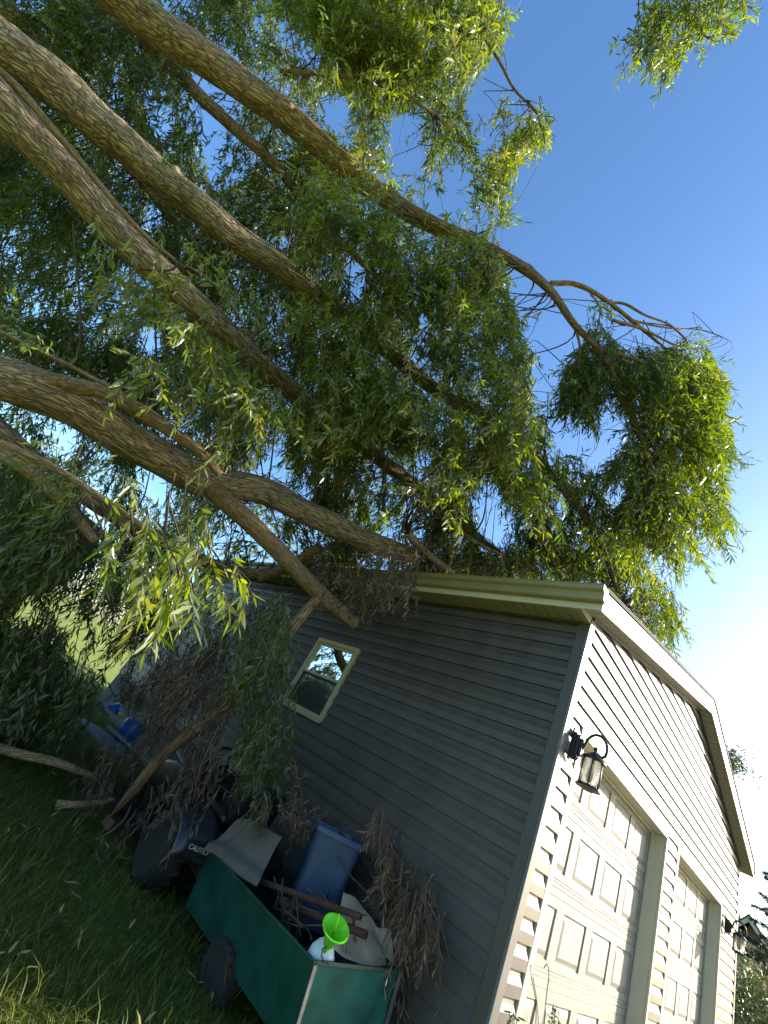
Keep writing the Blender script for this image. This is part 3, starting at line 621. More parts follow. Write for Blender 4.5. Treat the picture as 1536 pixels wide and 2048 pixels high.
HOLES += [[(int(a + 12 * math.cos(k)), int(b + 15 * math.sin(k))) for k in range(0, 6)] for a, b in [(470, 130), (240, 330), (60, 430), (300, 560), (140, 560), (430, 420), (690, 130), (800, 480), (640, 660), (850, 640), (560, 620), (470, 620), (200, 640), (420, 780), (560, 860), (660, 950), (880, 880), (1010, 700), (1180, 1000), (1120, 1010), (1270, 1060), (1380, 980), (1330, 860), (1260, 1180), (740, 280), (900, 200), (860, 90), (60, 250), (330, 230), (480, 350)]]
def ok(u, v, poly=CROWN, holes=HOLES):
    g = inpoly(poly, u, v)
    for h in holes: g &= ~inpoly(h, u, v)
    return g
gen = np.random.default_rng(11)
LIT = np.concatenate([LIMBS[k][0][::6] for k in (1, 2, 3, 4, 5, 6)])
LIT = LIT[proj(LIT)[0] < 800]
CLR = np.concatenate([np.column_stack([LIMBS[k][0][::3], LIMBS[k][1][::3]])[lambda_(LIMBS[k][0][::3])] for k, lambda_ in ((1, lambda q: (proj(q)[0] < 700) | ((proj(q)[0] > 770) & (proj(q)[0] < 880))), (2, lambda q: (proj(q)[0] < 600) | ((proj(q)[0] > 770) & (proj(q)[0] < 870))), (3, lambda q: (proj(q)[0] < 620) | ((proj(q)[0] > 720) & (proj(q)[0] < 800))), (4, lambda q: proj(q)[0] < 800), (5, lambda q: proj(q)[0] < 730), (6, lambda q: proj(q)[0] < 420))])
WR = np.array([[0, y, z] for y in (2.6, 2.9, 3.2) for z in (1.75, 1.95, 2.1)]); WDIR = WR - CAM; WDIR[:, 0] *= -1; WDIR /= np.linalg.norm(WDIR, axis=1)[:, None]
def mirrored(p):
    """does the point stand in what the window mirrors?"""
    w = p[:, None, :] - WR[None]; s = np.sum(w * WDIR[None], axis=2); dd = np.linalg.norm(w - s[..., None] * WDIR[None], axis=2)
    return ((s > .1) & (s < 14) & (dd < .2)).any(1)
def clearview(p):
    """does the point hang just in front of an open stretch of trunk?"""
    u, v = proj(p); cu, cv = proj(CLR[:, :3]); z = -((CLR[:, :3] - CAM) @ CM)[:, 2]; w = CLR[:, 3] * FPX / z
    return (np.hypot(u[:, None] - cu, v[:, None] - cv) < w * 1.15 + 6).any(1) & (np.linalg.norm(p - CAM, axis=1) < 6.4)
def corridor(p):
    """does the point stand between the sun and one of the trunks?"""
    w = p[:, None, :] - LIT[None]; s = w @ SUN; dd = np.linalg.norm(w - s[..., None] * SUN, axis=2)
    return ((s > .25) & (s < 14) & (dd < .27)).any(1)
ALL = []; STEMS = []; RND = []
def shade_rnd(n, base, spread): return np.clip(gen.normal(base, spread, n), 0, 1)
def cluster_zone(poly, ncl, zr, holes=HOLES, per=14, Lr=(.28, .5), nl=20, ll=.095, outer=CROWN, wt=.5, gv=.5, rb=(.45, .22), conn=True, spread=.28, dirbias=None, thin=1., clr=.9, lw=.185, curl=0.):
    us = [p[0] for p in poly]; vs_ = [p[1] for p in poly]; out = []
    tries = 0; made = 0
    while made < ncl and tries < ncl * 40:
        tries += 1
        u, v = gen.uniform(min(us), max(us)), gen.uniform(min(vs_), max(vs_))
        if not (inpoly(poly, u, v) and ok(u, v, outer, holes)): continue
        c = P(u, v, gen.uniform(*zr))
        if inbuilding(c): continue
        made += 1
        dd = np.linalg.norm(LP - c, axis=1); i = int(np.argmin(dd)); q = LP[i]; t = LT[i]
        o = (c - q); o /= np.linalg.norm(o) + 1e-6
        o = o * .5 + t * wt + np.array([0, 0, -gv]) + gen.normal(0, .25, 3)
        if dirbias is not None: o = o + np.array(dirbias)
        o /= np.linalg.norm(o)
        a, b = c - o * (.35 if conn else .12), c + o * .35
        if not ok(*proj(b), outer, holes): b = c + o * .1
        if conn and dd[i] < 1.7:
            m1 = q + t * dd[i] * .22 + gen.normal(0, .13, 3) * dd[i]; K = 9; tt = np.linspace(0, 1, K)[:, None]
            cur = (1 - tt) ** 3 * q + 3 * (1 - tt) ** 2 * tt * m1 + 3 * (1 - tt) * tt ** 2 * (a - o * dd[i] * .08) + tt ** 3 * a
            cur = np.vstack([cur, a + (b - a) * .33 + gen.normal(0, .02, 3), a + (b - a) * .66 + gen.normal(0, .02, 3), b])
            STEMS.append((cur, np.linspace(min(LR[i] * .7, .013 if dd[i] > .8 else .008), .002, len(cur))))
        else:
            cur = np.array([a, a + (b - a) * .5 + gen.normal(0, .03, 3), b]); STEMS.append((cur, np.array([.006, .004, .002])))
        n = per; f_ = gen.random(n); base = a + (b - a) * f_[:, None] + gen.normal(0, spread * .35, (n, 3))
        dr = o * .9 + gen.normal(0, .42, (n, 3)) + np.array([0, 0, -.35 * gv]); dr /= np.linalg.norm(dr, axis=1)[:, None]
        L_ = gen.uniform(Lr[0], Lr[1], n)
        tip = base + dr * L_[:, None] * .95 + np.array([0, 0, -.3]) * L_[:, None]
        mid = (base + tip) / 2
        g = np.ones(n, bool)
        loose = gen.random(n) < .45
        for pt, free in ((base, False), (tip, loose), (mid, False)):
            uu, v2 = proj(pt); g &= (ok(uu, v2, outer, holes) | free) & ~inbuilding(pt)
        if thin: g &= ~((gen.random(n) < thin) & (corridor(mid) | corridor(tip) | corridor(base)))
        if clr: g &= ~((gen.random(n) < clr) & (clearview(mid) | clearview(tip)))
        g &= ~((gen.random(n) < .8) & (mirrored(mid) | mirrored(tip) | mirrored(base)))
        if not g.any(): continue
        base, dr, L_ = base[g], dr[g], L_[g]
        l6, pos = sprigs(base, dr, L_, nl, ll, np.full(len(base), .35) * gen.uniform(.5, 1.5, len(base)), gen, lw=lw, curl=curl)
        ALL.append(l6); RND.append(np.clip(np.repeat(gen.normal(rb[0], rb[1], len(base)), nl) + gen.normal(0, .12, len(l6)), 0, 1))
        for k in range(len(base)):
            STEMS.append((np.vstack([base[k], pos[k][nl // 2], pos[k][-1]]), np.array([.0028, .002, .0012])))
def flush(name, m, parent, tw=M_twig, twn='twig'):
    global ALL, STEMS, RND
    o = leaves_object(name, np.concatenate(ALL), m, parent, gen, np.concatenate(RND)); tubes_object(twn, STEMS, tw, parent)
    print(name, len(o.data.polygons) // 3); ALL, STEMS, RND = [], [], []; return o
BIG = [(-80, -80), (1500, -80), (1500, 1320), (-80, 1320)]
# back of the crown
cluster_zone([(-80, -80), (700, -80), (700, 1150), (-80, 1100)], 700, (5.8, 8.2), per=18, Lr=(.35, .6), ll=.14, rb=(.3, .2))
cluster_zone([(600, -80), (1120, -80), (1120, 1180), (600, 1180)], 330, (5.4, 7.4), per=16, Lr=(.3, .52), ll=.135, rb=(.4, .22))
# middle front masses
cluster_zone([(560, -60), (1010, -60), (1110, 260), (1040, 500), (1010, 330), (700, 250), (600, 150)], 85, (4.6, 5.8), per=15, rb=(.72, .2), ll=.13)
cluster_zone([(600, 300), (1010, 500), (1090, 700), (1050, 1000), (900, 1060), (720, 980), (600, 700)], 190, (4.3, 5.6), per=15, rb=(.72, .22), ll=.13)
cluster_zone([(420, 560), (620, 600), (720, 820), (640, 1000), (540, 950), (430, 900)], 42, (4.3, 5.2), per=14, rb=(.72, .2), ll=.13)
cluster_zone([(230, 470), (420, 520), (560, 800), (520, 960), (330, 800), (240, 640)], 26, (3.3, 4.3), per=11, rb=(.75, .18), Lr=(.25, .42), ll=.13)
cluster_zone([(230, 300), (470, 420), (460, 520), (300, 420)], 4, (3.6, 4.4), per=7, rb=(.75, .2), Lr=(.2, .35), conn=False)
cluster_zone([(-40, 560), (120, 600), (160, 760), (-40, 720)], 5, (2.8, 3.6), per=8, rb=(.6, .2), Lr=(.2, .35), conn=False)
cluster_zone([(60, 840), (420, 900), (460, 1000), (120, 960)], 7, (3.0, 3.8), per=9, rb=(.7, .2), Lr=(.2, .38), conn=False)
# right-hand masses
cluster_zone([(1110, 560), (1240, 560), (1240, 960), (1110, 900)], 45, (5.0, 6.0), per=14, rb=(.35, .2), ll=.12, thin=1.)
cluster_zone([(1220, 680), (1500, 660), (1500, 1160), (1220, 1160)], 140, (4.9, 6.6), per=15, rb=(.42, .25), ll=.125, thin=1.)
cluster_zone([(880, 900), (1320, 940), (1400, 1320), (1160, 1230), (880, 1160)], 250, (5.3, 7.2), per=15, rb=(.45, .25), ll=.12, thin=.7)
flush('crown', M_leaf, willow)
# dead brown foliage where the crown rests on the gutter
DEAD = [(620, 1075), (860, 1085), (1060, 1130), (1190, 1160), (1010, 1200), (850, 1190), (740, 1215), (620, 1190)]
def dead_zone(poly, n, zr, **k):
    cluster_zone(poly, n, zr, holes=[], outer=poly, **k)
cluster_zone(DEAD, 40, (4.55, 5.6), holes=[], outer=[(600, 1060), (880, 1070), (1200, 1150), (1010, 1215), (860, 1205), (740, 1225), (600, 1200)], per=11, Lr=(.16, .3), nl=16, ll=.085, thin=.85, lw=.15, curl=.3, clr=0, rb=(.4, .25), gv=.7)
cluster_zone([(640, 1120), (840, 1130), (820, 1200), (680, 1210)], 14, (3.9, 4.4), holes=[], outer=[(600, 1090), (880, 1100), (1010, 1200), (740, 1235), (620, 1225)], per=8, Lr=(.16, .3), nl=16, ll=.085, thin=.85, lw=.15, curl=.3, clr=0, rb=(.4, .25), gv=.9, conn=False)
o = flush('dead_foliage', M_leafd, willow, M_twigd, 'dead_twig'); o['label'] = 'brown dried willow leaves lying along the gutter'

def spray(name, label, cat, group, parts, m=M_leaf, tw=M_twig, loc=None):
    """a thing made of leafy shoots: parts = list of cluster_zone kwargs"""
    t = empty(name, loc, label, cat, group)
    for kw in parts: cluster_zone(**{**dict(thin=0, clr=0), **kw})
    flush('foliage', m, t, tw); return t
# the spray that hangs in at the top right
TR = [(1262, -80), (1520, -80), (1515, 10), (1470, 60), (1440, 95), (1400, 70), (1370, 120), (1340, 175), (1290, 160), (1210, 178), (1205, 120), (1225, 90), (1262, 50), (1280, 0)]
t = spray('willow_bough', 'leafy willow spray hanging alone into the blue sky at the top right', 'branch', None, [dict(poly=TR, ncl=26, zr=(3.4, 4.2), holes=[], outer=TR, thin=0, per=13, rb=(.5, .2), conn=False, gv=.3, Lr=(.2, .36), dirbias=(.1, .3, -.2))], loc=P(1400, -60, 3.8))
limb_mesh('stem', px([(1560, -140, 9, 3.9), (1450, -30, 7, 3.8), (1380, 30, 5, 3.8), (1310, 100, 3, 3.8)]), M_bark2, t, n=8, rough=.01)
limb_mesh('stem', px([(1460, -60, 6, 3.8), (1440, 20, 4, 3.7), (1425, 60, 2.5, 3.7)]), M_bark2, t, n=8, rough=.01)

# near spray low on the left
LN = [(170, 900), (330, 940), (440, 1050), (490, 1170), (470, 1215), (420, 1195), (330, 1240), (290, 1200), (240, 1100), (150, 1000)]
limbloc = P(0, 900, 2.2)
t = spray('willow_bough', 'sunlit long-leaved willow bough reaching in front of the far end of the garage', 'branch', None,
          [dict(poly=LN, ncl=13, zr=(1.9, 2.6), holes=[], outer=[(100, 860), (360, 900), (480, 1040), (510, 1200), (440, 1250), (300, 1290), (200, 1150)], per=7, Lr=(.16, .3), nl=13, ll=.12, rb=(.6, .2), conn=False, gv=.5, dirbias=(.5, 0, -.2))], loc=limbloc)
limb_mesh('stem', px([(-60, 860, 14, 2.2), (100, 930, 12, 2.2), (240, 1020, 9, 2.2), (340, 1090, 7, 2.1), (430, 1160, 4, 2.0)]), M_bark2, t, n=10, rough=.02)
# dark curtain at far left down to the grass
LC = [(-80, 880), (120, 930), (200, 1040), (190, 1110), (130, 1160), (60, 1200), (-80, 1200)]
LC2 = [(-80, 1170), (60, 1190), (130, 1240), (215, 1330), (215, 1420), (170, 1470), (80, 1500), (-80, 1480)]
LC3 = [(150, 1020), (330, 1080), (380, 1180), (300, 1260), (180, 1250), (60, 1200)]
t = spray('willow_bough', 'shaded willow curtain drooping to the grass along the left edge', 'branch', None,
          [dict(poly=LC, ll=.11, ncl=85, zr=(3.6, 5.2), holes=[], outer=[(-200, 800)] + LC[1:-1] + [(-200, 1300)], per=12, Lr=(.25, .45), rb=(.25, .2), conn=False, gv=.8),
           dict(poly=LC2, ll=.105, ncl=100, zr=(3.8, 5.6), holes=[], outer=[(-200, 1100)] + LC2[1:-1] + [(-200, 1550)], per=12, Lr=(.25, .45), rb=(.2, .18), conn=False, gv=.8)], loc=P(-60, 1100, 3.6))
limb_mesh('stem', px([(-140, 900, 22, 4.9), (-20, 1000, 18, 4.9), (60, 1100, 12, 4.9), (80, 1200, 6, 5.0)]), M_bark2, t, n=10, rough=.02)
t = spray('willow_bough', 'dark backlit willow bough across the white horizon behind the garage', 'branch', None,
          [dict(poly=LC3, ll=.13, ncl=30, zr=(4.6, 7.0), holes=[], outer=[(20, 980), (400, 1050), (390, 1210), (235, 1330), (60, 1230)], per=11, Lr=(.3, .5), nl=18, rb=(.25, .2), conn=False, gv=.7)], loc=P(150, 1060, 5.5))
limb_mesh('stem', px([(60, 960, 22, 5.0), (190, 1060, 18, 5.2), (260, 1130, 12, 5.5), (300, 1220, 6, 5.8)]), M_bark, t, n=10, rough=.02)

# broken branch leaning against the side wall
BR = [(645, 1185, 17, 4.4), (590, 1250, 24, 4.3), (535, 1315, 27, 4.2), (480, 1372, 28, 4.1), (430, 1425, 26, 4.0), (385, 1462, 26, 3.85)]
t = empty('broken_branch', P(225, 1625, 3.3), 'snapped willow branch leaning on the garage wall, peeled orange foot and brown leaves', 'branch')
limb_mesh('stem', px(BR), M_bark, t, n=18, rough=.04)
limb_mesh('split_end', px([(386, 1461, 24, 3.84), (352, 1487, 20, 3.76), (325, 1510, 21, 3.7), (296, 1543, 17, 3.6), (272, 1574, 17, 3.52), (250, 1600, 12, 3.45), (222, 1632, 3, 3.4)]), M_wood, t, n=18, rough=.14)
RBR = [(430, 1180), (560, 1160), (590, 1300), (575, 1420), (555, 1560), (490, 1600), (470, 1500), (450, 1330)]
cluster_zone([(470, 1190), (585, 1200), (580, 1400), (545, 1580), (500, 1590), (490, 1400)], 30, (3.5, 4.0), holes=[], outer=[(420, 1150), (600, 1160), (600, 1420), (570, 1620), (470, 1620), (460, 1300)], per=10, Lr=(.2, .36), nl=18, ll=.085, rb=(.35, .2), conn=False, thin=0, clr=0, gv=.8)
cluster_zone([(360, 1180), (480, 1180), (470, 1330), (400, 1300)], 16, (5.9, 6.8), holes=[], outer=[(330, 1160), (520, 1150), (500, 1400), (340, 1350)], per=9, Lr=(.2, .36), nl=18, ll=.085, rb=(.25, .2), conn=False, thin=0, clr=0, gv=.8)
flush('foliage', M_leaf, t)
DL = [(250, 1220), (330, 1260), (420, 1260), (500, 1300), (470, 1450), (330, 1640), (180, 1680), (170, 1420)]
cluster_zone([(300, 1480), (440, 1400), (440, 1560), (330, 1640), (230, 1660)], 9, (3.0, 3.5), holes=[[(240, 1650), (208, 1622), (300, 1500), (375, 1435), (408, 1470), (310, 1570)]], outer=[(200, 1400), (520, 1380), (470, 1600), (330, 1680), (170, 1700)], per=8, Lr=(.15, .3), nl=14, ll=.08, rb=(.2, .2), conn=False, lw=.15, curl=.3, thin=0, clr=0, gv=.7)
cluster_zone([(330, 1290), (480, 1290), (450, 1480), (300, 1620), (200, 1640), (190, 1480), (300, 1450)], 58, (3.4, 4.8), holes=[[(240, 1650), (208, 1622), (300, 1500), (375, 1435), (408, 1470), (310, 1570)], [(205, 1400), (280, 1400), (290, 1490), (215, 1490)], [(335, 1490), (380, 1490), (380, 1530), (335, 1530)]], outer=[(230, 1240), (500, 1240), (520, 1420), (420, 1500), (330, 1660), (130, 1700), (150, 1420)], per=9, Lr=(.2, .34), nl=15, ll=.075, rb=(.25, .22), conn=False, lw=.15, curl=.3, thin=0, clr=0, gv=.7)
cluster_zone([(250, 1230), (330, 1230), (460, 1290), (400, 1400), (290, 1420), (230, 1400)], 34, (5.6, 7.0), holes=[], outer=[(220, 1200), (500, 1240), (480, 1420), (230, 1420)], per=8, Lr=(.2, .34), nl=15, ll=.08, rb=(.15, .2), conn=False, lw=.15, curl=.3, thin=0, clr=0, gv=.7)
flush('dead_foliage', M_leafd, t, M_twigd, 'dead_twig')

# ------------------------------------------------------------------ dump cart and its load
CL, CW, CH = 1.36, .717, .337
cart_loc = (-.592, 1.133, .175); cart_rot = (-.074, -.087, -.033)
cart = empty('dump_cart', cart_loc, 'green steel garden dump cart heaped with junk, parked beside the dark side wall', 'cart', rot=cart_rot)
def kid(mb, name, m, t, **k):
    """geometry given in the thing's own space"""
    o = mb.build(name, m, None, **k); o.parent = t; return o
a, b, h = CW / 2, CL / 2, CH; tp = .02; th = .004
def panel(p0, p1, p2, p3, nrm, th=.004):
    """thin plate from four corners"""
    n = np.array(nrm) * th; q = [np.array(p, float) for p in (p0, p1, p2, p3)]
    return MB().add([*q, *[c + n for c in q]], [(0, 1, 2, 3), (7, 6, 5, 4), (0, 4, 5, 1), (1, 5, 6, 2), (2, 6, 7, 3), (3, 7, 4, 0)])
kid(panel((-a, b - .006, 0), (-a, -b + .006, 0), (-a + tp, -b + .006, -h), (-a + tp, b - .006, -h), (1, 0, 0)), 'side_panel', M_green, cart)
kid(panel((a, b - .006, 0), (a, -b + .006, 0), (a - tp, -b + .006, -h), (a - tp, b - .006, -h), (-1, 0, 0)), 'side_panel', M_green, cart)
kid(panel((-a, b, 0), (a, b, 0), (a - tp, b, -h), (-a + tp, b, -h), (0, -1, 0)), 'front_panel', M_green, cart)
kid(panel((-a + .022, -b, -.012), (a - .012, -b, -.012), (a - tp - .012, -b, -h), (-a + tp + .022, -b, -h), (0, 1, 0)), 'tailgate', M_greenend, cart)
kid(MB().box((-a + tp, -b + .006, -h), (a - tp, b - .006, -h + .004)), 'floor', M_green, cart)
kid(MB().box((-a - .012, -b - .004, -.01), (-a + .006, b + .004, .006)).box((a - .006, -b - .004, -.01), (a + .014, b + .004, .006)).box((-a + .007, b - .012, -.01), (a - .007, b + .004, .006)).box((-a + .007, -b - .006, -.012), (a - .007, -b + .010, .008)), 'rim', M_green, cart, bevel=.003)
kid(panel((-a - .002, -b - .005, -.012), (-a + .02, -b - .005, -.012), (-a + tp + .02, -b - .005, -h), (-a + tp - .002, -b - .005, -h), (0, 1, 0)), 'corner_strip', mat('worn_edge_steel', (.33, .28, .24), .6, var=.25, scale=14), cart)
kid(panel((a - .012, -b - .01, -.012), (a + .05, -b + .01, -.0), (a + .03, -b + .01, -h), (a - tp - .012, -b - .01, -h), (0, 1, 0)), 'side_flange', mat('weathered_steel', (.10, .095, .08), .8, var=.4, scale=12), cart)
def wheel(T, c, r, w, name, parent, lugs=18, rimm=None):
    """wheel with its axle along x; T maps local to parent space"""
    prof = []
    for t in np.linspace(-1, 1, 13): prof.append((r - .18 * r * abs(t) ** 3.2, t * w / 2))
    prof = [(r * .55, -w * .42)] + prof + [(r * .55, w * .42)]
    Rm = Matrix.Translation(Vector(c)) @ Matrix.Rotation(R(90), 4, 'Y')
    m = MB().lathe(prof + [prof[0]], n=36, T=Rm)
    for k in range(lugs):
        ang = 2 * math.pi * k / lugs
        for s in (-1, 1):
            Tm = Matrix.Translation(Vector(c)) @ Matrix.Rotation(ang + s * .09, 4, 'X') @ Matrix.Translation((s * w * .22, 0, r * .965)) @ Matrix.Rotation(s * R(32), 4, 'Z')
            m.box((-w * .26, -r * .035, -r * .03), (w * .26, r * .035, r * .035), Tm)
    ty = kid(m, name, M_tire, parent, auto=40)
    rm = kid(MB().lathe([(.0001, -w * .1), (r * .2, -w * .12), (r * .25, -w * .3), (r * .5, -w * .3), (r * .55, -w * .4), (r * .57, -w * .4), (r * .57, w * .4), (r * .5, w * .35), (r * .25, w * .3), (.0001, w * .3)], n=28, T=Rm), 'rim', rimm or M_plast, None, smooth=True, auto=35); rm.parent = ty
    return ty
wheel(None, (-a + .02, .05, -h - .06), .16, .09, 'wheel', cart); wheel(None, (a - .02, .05, -h - .06), .16, .09, 'wheel', cart)
kid(MB().tube([(-a + .05, .05, -h - .06), (a - .05, .05, -h - .06)], .012).box((-.03, -b + .1, -h - .04), (.03, b + .22, -h - .005)), 'chassis', M_rust, cart)

def tilt(loc, rx, ry, rz): return Matrix.Translation(Vector([float(q) for q in loc])) @ Matrix.Rotation(rz, 4, 'Z') @ Matrix.Rotation(ry, 4, 'Y') @ Matrix.Rotation(rx, 4, 'X')
# blue tote
tl = P(610, 1838, 2.98); t = empty('storage_tote', tl, 'blue plastic storage tote standing open in the middle of the green cart', 'tote')
tm = tilt(tl, R(-5), R(3), R(52))
def rrect(w, d, r, k=5):
    p = []
    for sx, sy, a0 in ((1, 1, 0), (-1, 1, 90), (-1, -1, 180), (1, -1, 270)):
        for i in range(k): an = R(a0 + 90 * i / (k - 1)); p.append((sx * (w / 2 - r) + r * math.cos(an), sy * (d / 2 - r) + r * math.sin(an)))
    return p
def shell(sections, T):
    m = MB(); v = []; n = None
    for w, d, r, z in sections:
        p = rrect(w, d, r); n = len(p); v += [tuple(T @ Vector((x, y, z))) for x, y in p]
    k = len(sections); f = [(i * n + j, i * n + (j + 1) % n, (i + 1) * n + (j + 1) % n, (i + 1) * n + j) for i in range(k - 1) for j in range(n)]
    f += [tuple(range(n))[::-1], tuple(range((k - 1) * n, k * n))]
    return m.add(v, f)
shell([(.38, .30, .05, 0), (.40, .32, .055, .06), (.41, .33, .055, .30), (.46, .365, .06, .50), (.455, .36, .06, .50), (.40, .32, .05, .30), (.37, .29, .05, .02)], tm).build('body', M_blue, t, smooth=True, auto=50)
shell([(.461, .366, .06, .495), (.49, .395, .065, .497), (.495, .40, .066, .525), (.485, .39, .066, .535), (.457, .362, .06, .533), (.457, .362, .06, .50)], tm).build('lip', M_blue, t, smooth=True, auto=50)
# crumpled sheet helper
def sheet(fn, nu, nv, seed, amp, fr=3.):
    g = np.random.default_rng(seed); ph = g.uniform(0, 6.28, (6, 3)); k = g.normal(0, fr, (6, 2))
    v = []
    for i in range(nu):
        for j in range(nv):
            s, t_ = i / (nu - 1), j / (nv - 1); p = np.array(fn(s, t_), float)
            for q in range(6): p = p + amp * np.sin(k[q, 0] * s + k[q, 1] * t_ + ph[q, 0]) * np.array([math.cos(ph[q, 1]), math.sin(ph[q, 1]), math.cos(ph[q, 2])]) / (1 + q * .6)
            v.append(p)
    f = [(i * nv + j, i * nv + j + 1, (i + 1) * nv + j + 1, (i + 1) * nv + j) for i in range(nu - 1) for j in range(nv - 1)]
    return v, f
def bil(c): return lambda s, t_: (1 - s) * (1 - t_) * c[0] + s * (1 - t_) * c[1] + s * t_ * c[2] + (1 - s) * t_ * c[3]
def sheet_thing(name, label, cat, corners, m, seed, amp, fr=3., n=26, th=.003, sub='sheet'):
    v, f = sheet(bil(corners), n, n, seed, amp, fr); t = mesh(name, v, f, m, smooth=True); tag(t, label, cat)
    so = t.modifiers.new('s', 'SOLIDIFY'); so.thickness = th; return t
# grey cardboard over the back of the cart
cb = [P(409, 1706, 3.06), P(508, 1770, 2.82), P(562, 1672, 3.1), P(474, 1640, 3.3)]
sheet_thing('cardboard_sheet', 'limp grey cardboard sheet draped over the far end of the green cart', 'cardboard', cb, M_card, 3, .032, 5.)
cb = [P(592, 1628, 3.45), P(618, 1660, 3.4), P(680, 1706, 3.4), P(668, 1676, 3.5)]
sheet_thing('paper_flap', 'torn tan paper flap sticking up behind the blue tote', 'paper', cb, M_tan, 8, .02, 4, n=14)
cb = [P(646, 1905, 2.33), P(795, 1945, 2.6), P(778, 1868, 2.75), P(685, 1785, 2.85)]
sheet_thing('paper_sack', 'crumpled brown paper sack filling the near end of the green cart', 'sack', cb, M_tan, 5, .016, 11, n=54)
# two rusty pipes
def pipe(p0, p1, r, label):
    d_ = np.array(p1) - p0; L_ = np.linalg.norm(d_); q = Vector(d_).to_track_quat('Z', 'Y'); T_ = Matrix.Translation(Vector([float(x) for x in p0])) @ q.to_matrix().to_4x4()
    o = MB().lathe([(r, 0), (r, L_), (r * .72, L_), (r * .7, L_ - .12), (.0001, L_ - .12)], n=20, T=T_).build('rusty_pipe', M_rust, None, smooth=True, auto=40)
    tag(o, label, 'pipe', 'rusty pipes in the cart'); return o
pipe(P(505, 1757, 2.98), P(722, 1834, 2.5), .018, 'upper rusty pipe lying across the blue tote')
pipe(P(555, 1800, 2.85), P(733, 1870, 2.48), .021, 'lower rusty pipe ending just above the lime funnel')
# white jug, lime funnel
jl = P(640, 1918, 2.30); t = empty('plastic_jug', jl, 'milky white jug in the near left corner of the green cart', 'jug')
MB().lathe([(.0001, -.12), (.068, -.115), (.076, -.09), (.076, .0), (.070, .035), (.045, .07), (.022, .088), (.019, .105), (.0001, .105)], jl, 28).build('body', M_white, t, smooth=True)
fl = P(660, 1880, 2.26)
MB().tube([P(654, 1893, 2.24), P(645, 1898, 2.2), P(643, 1912, 2.19), P(648, 1924, 2.2), P(658, 1928, 2.2)], .0035, 8).build('strap', M_rubber, t, smooth=True)
t = empty('funnel', fl, 'bright lime green funnel set on the white jug', 'funnel')
ft = tilt(fl, R(20), R(-22), 0) @ Matrix.Scale(1.12, 4)
MB().lathe([(.010, -.06), (.014, -.035), (.026, -.02), (.030, .012), (.058, .045), (.067, .062), (.070, .062), (.070, .066), (.063, .066), (.054, .046), (.026, .014), (.012, -.02), (.006, -.055)], n=32, T=ft).build('cone', M_lime, t, smooth=True, auto=50)
hp = [ft @ Vector(q) for q in [(.0, .0, .03), (.0, .005, .075), (-.004, .012, .105), (.004, .020, .112), (.014, .022, .1), (.016, .016, .07), (.012, .008, .035)]]
MB().tube([tuple(q) for q in hp], .0055, 8).build('handle', M_lime, t, smooth=True)
# black hoses bending down the right of the tote
hs = []
for k in range(5):
    o = k * 5
    hs.append([P(640 + o * .6, 1640 + o, 3.55), P(680 + o, 1665 + o, 3.45), P(702 + o, 1705 + o * .6, 3.35), P(712 + o, 1770, 3.25), P(712 + o * 1.2, 1830, 3.1)])
m = MB()
for c_ in hs: m.tube(catmull(c_, .05)[:, :3], .009, 8)
tag(m.build('hose_bundle', M_rubber, None, smooth=True), 'black rubber hoses arching down between the blue tote and wall', 'hose')
m = MB(); rr = np.random.default_rng(3)
for k in range(6):
    c0 = P(745, 1860, 2.85); ctr = c0 + rr.normal(0, .012, 3); ax1 = rr.normal(size=3); ax1 /= np.linalg.norm(ax1); ax2 = np.cross(ax1, rr.normal(size=3)); ax2 /= np.linalg.norm(ax2); q = .035 + .02 * rr.random()
    m.tube([ctr + q * (ax1 * math.cos(z) + ax2 * 1.5 * math.sin(z)) for z in np.linspace(0, 6, 18)], .0035, 6)
m.tube(catmull([P(735, 1855, 2.8), P(765, 1905, 2.75), P(775, 1925, 2.72), P(780, 1915, 2.72), P(765, 1870, 2.78)], .03)[:, :3], .004, 6)
m.box((-.03, -.02, -.015), (.03, .02, .015), tilt(P(768, 1880, 2.8), .4, .3, .8))
tag(m.build('cable_tangle', M_rubber, None), 'tangle of black cable with a plug at the cart\'s right corner', 'cable')
m = MB(); m.tube(catmull([P(674, 1712, 3.0), P(700, 1750, 2.95), P(730, 1780, 2.9), P(755, 1808, 2.85)], .04)[:, :3], .004, 6)
tag(m.build('bare_twig', M_twigd, None, smooth=True), 'thin pale twig curving from the tote rim down to the right', 'twig')

# dried branch heaped over the cart
t = empty('dried_branch', P(700, 1850, 2.9), 'dried willow branch with curled tan leaves drooping over the cart beside the wall', 'branch')
D1 = [(735, 1612), (762, 1608), (780, 1660), (815, 1700), (830, 1740), (862, 1790), (900, 1850), (903, 1900), (870, 1945), (820, 1930), (795, 1890), (770, 1830), (745, 1740), (730, 1690)]
cluster_zone([(740, 1630), (775, 1640), (800, 1700), (870, 1820), (880, 1860), (800, 1860), (750, 1720)], 26, (2.75, 3.3), holes=[], outer=D1, per=8, Lr=(.12, .28), nl=12, ll=.08, rb=(.5, .28), conn=False, lw=.15, curl=.35, thin=0, clr=0, gv=1.2, spread=.2, wt=.1)
cluster_zone([(600, 1560), (620, 1560), (600, 1640), (575, 1650)], 4, (3.2, 3.4), holes=[], outer=[(585, 1530), (608, 1530), (605, 1600), (590, 1660), (560, 1640)], per=9, Lr=(.1, .2), nl=14, ll=.08, rb=(.75, .2), conn=False, lw=.15, curl=.35, thin=0, clr=0, gv=-.6, wt=0, spread=.08)
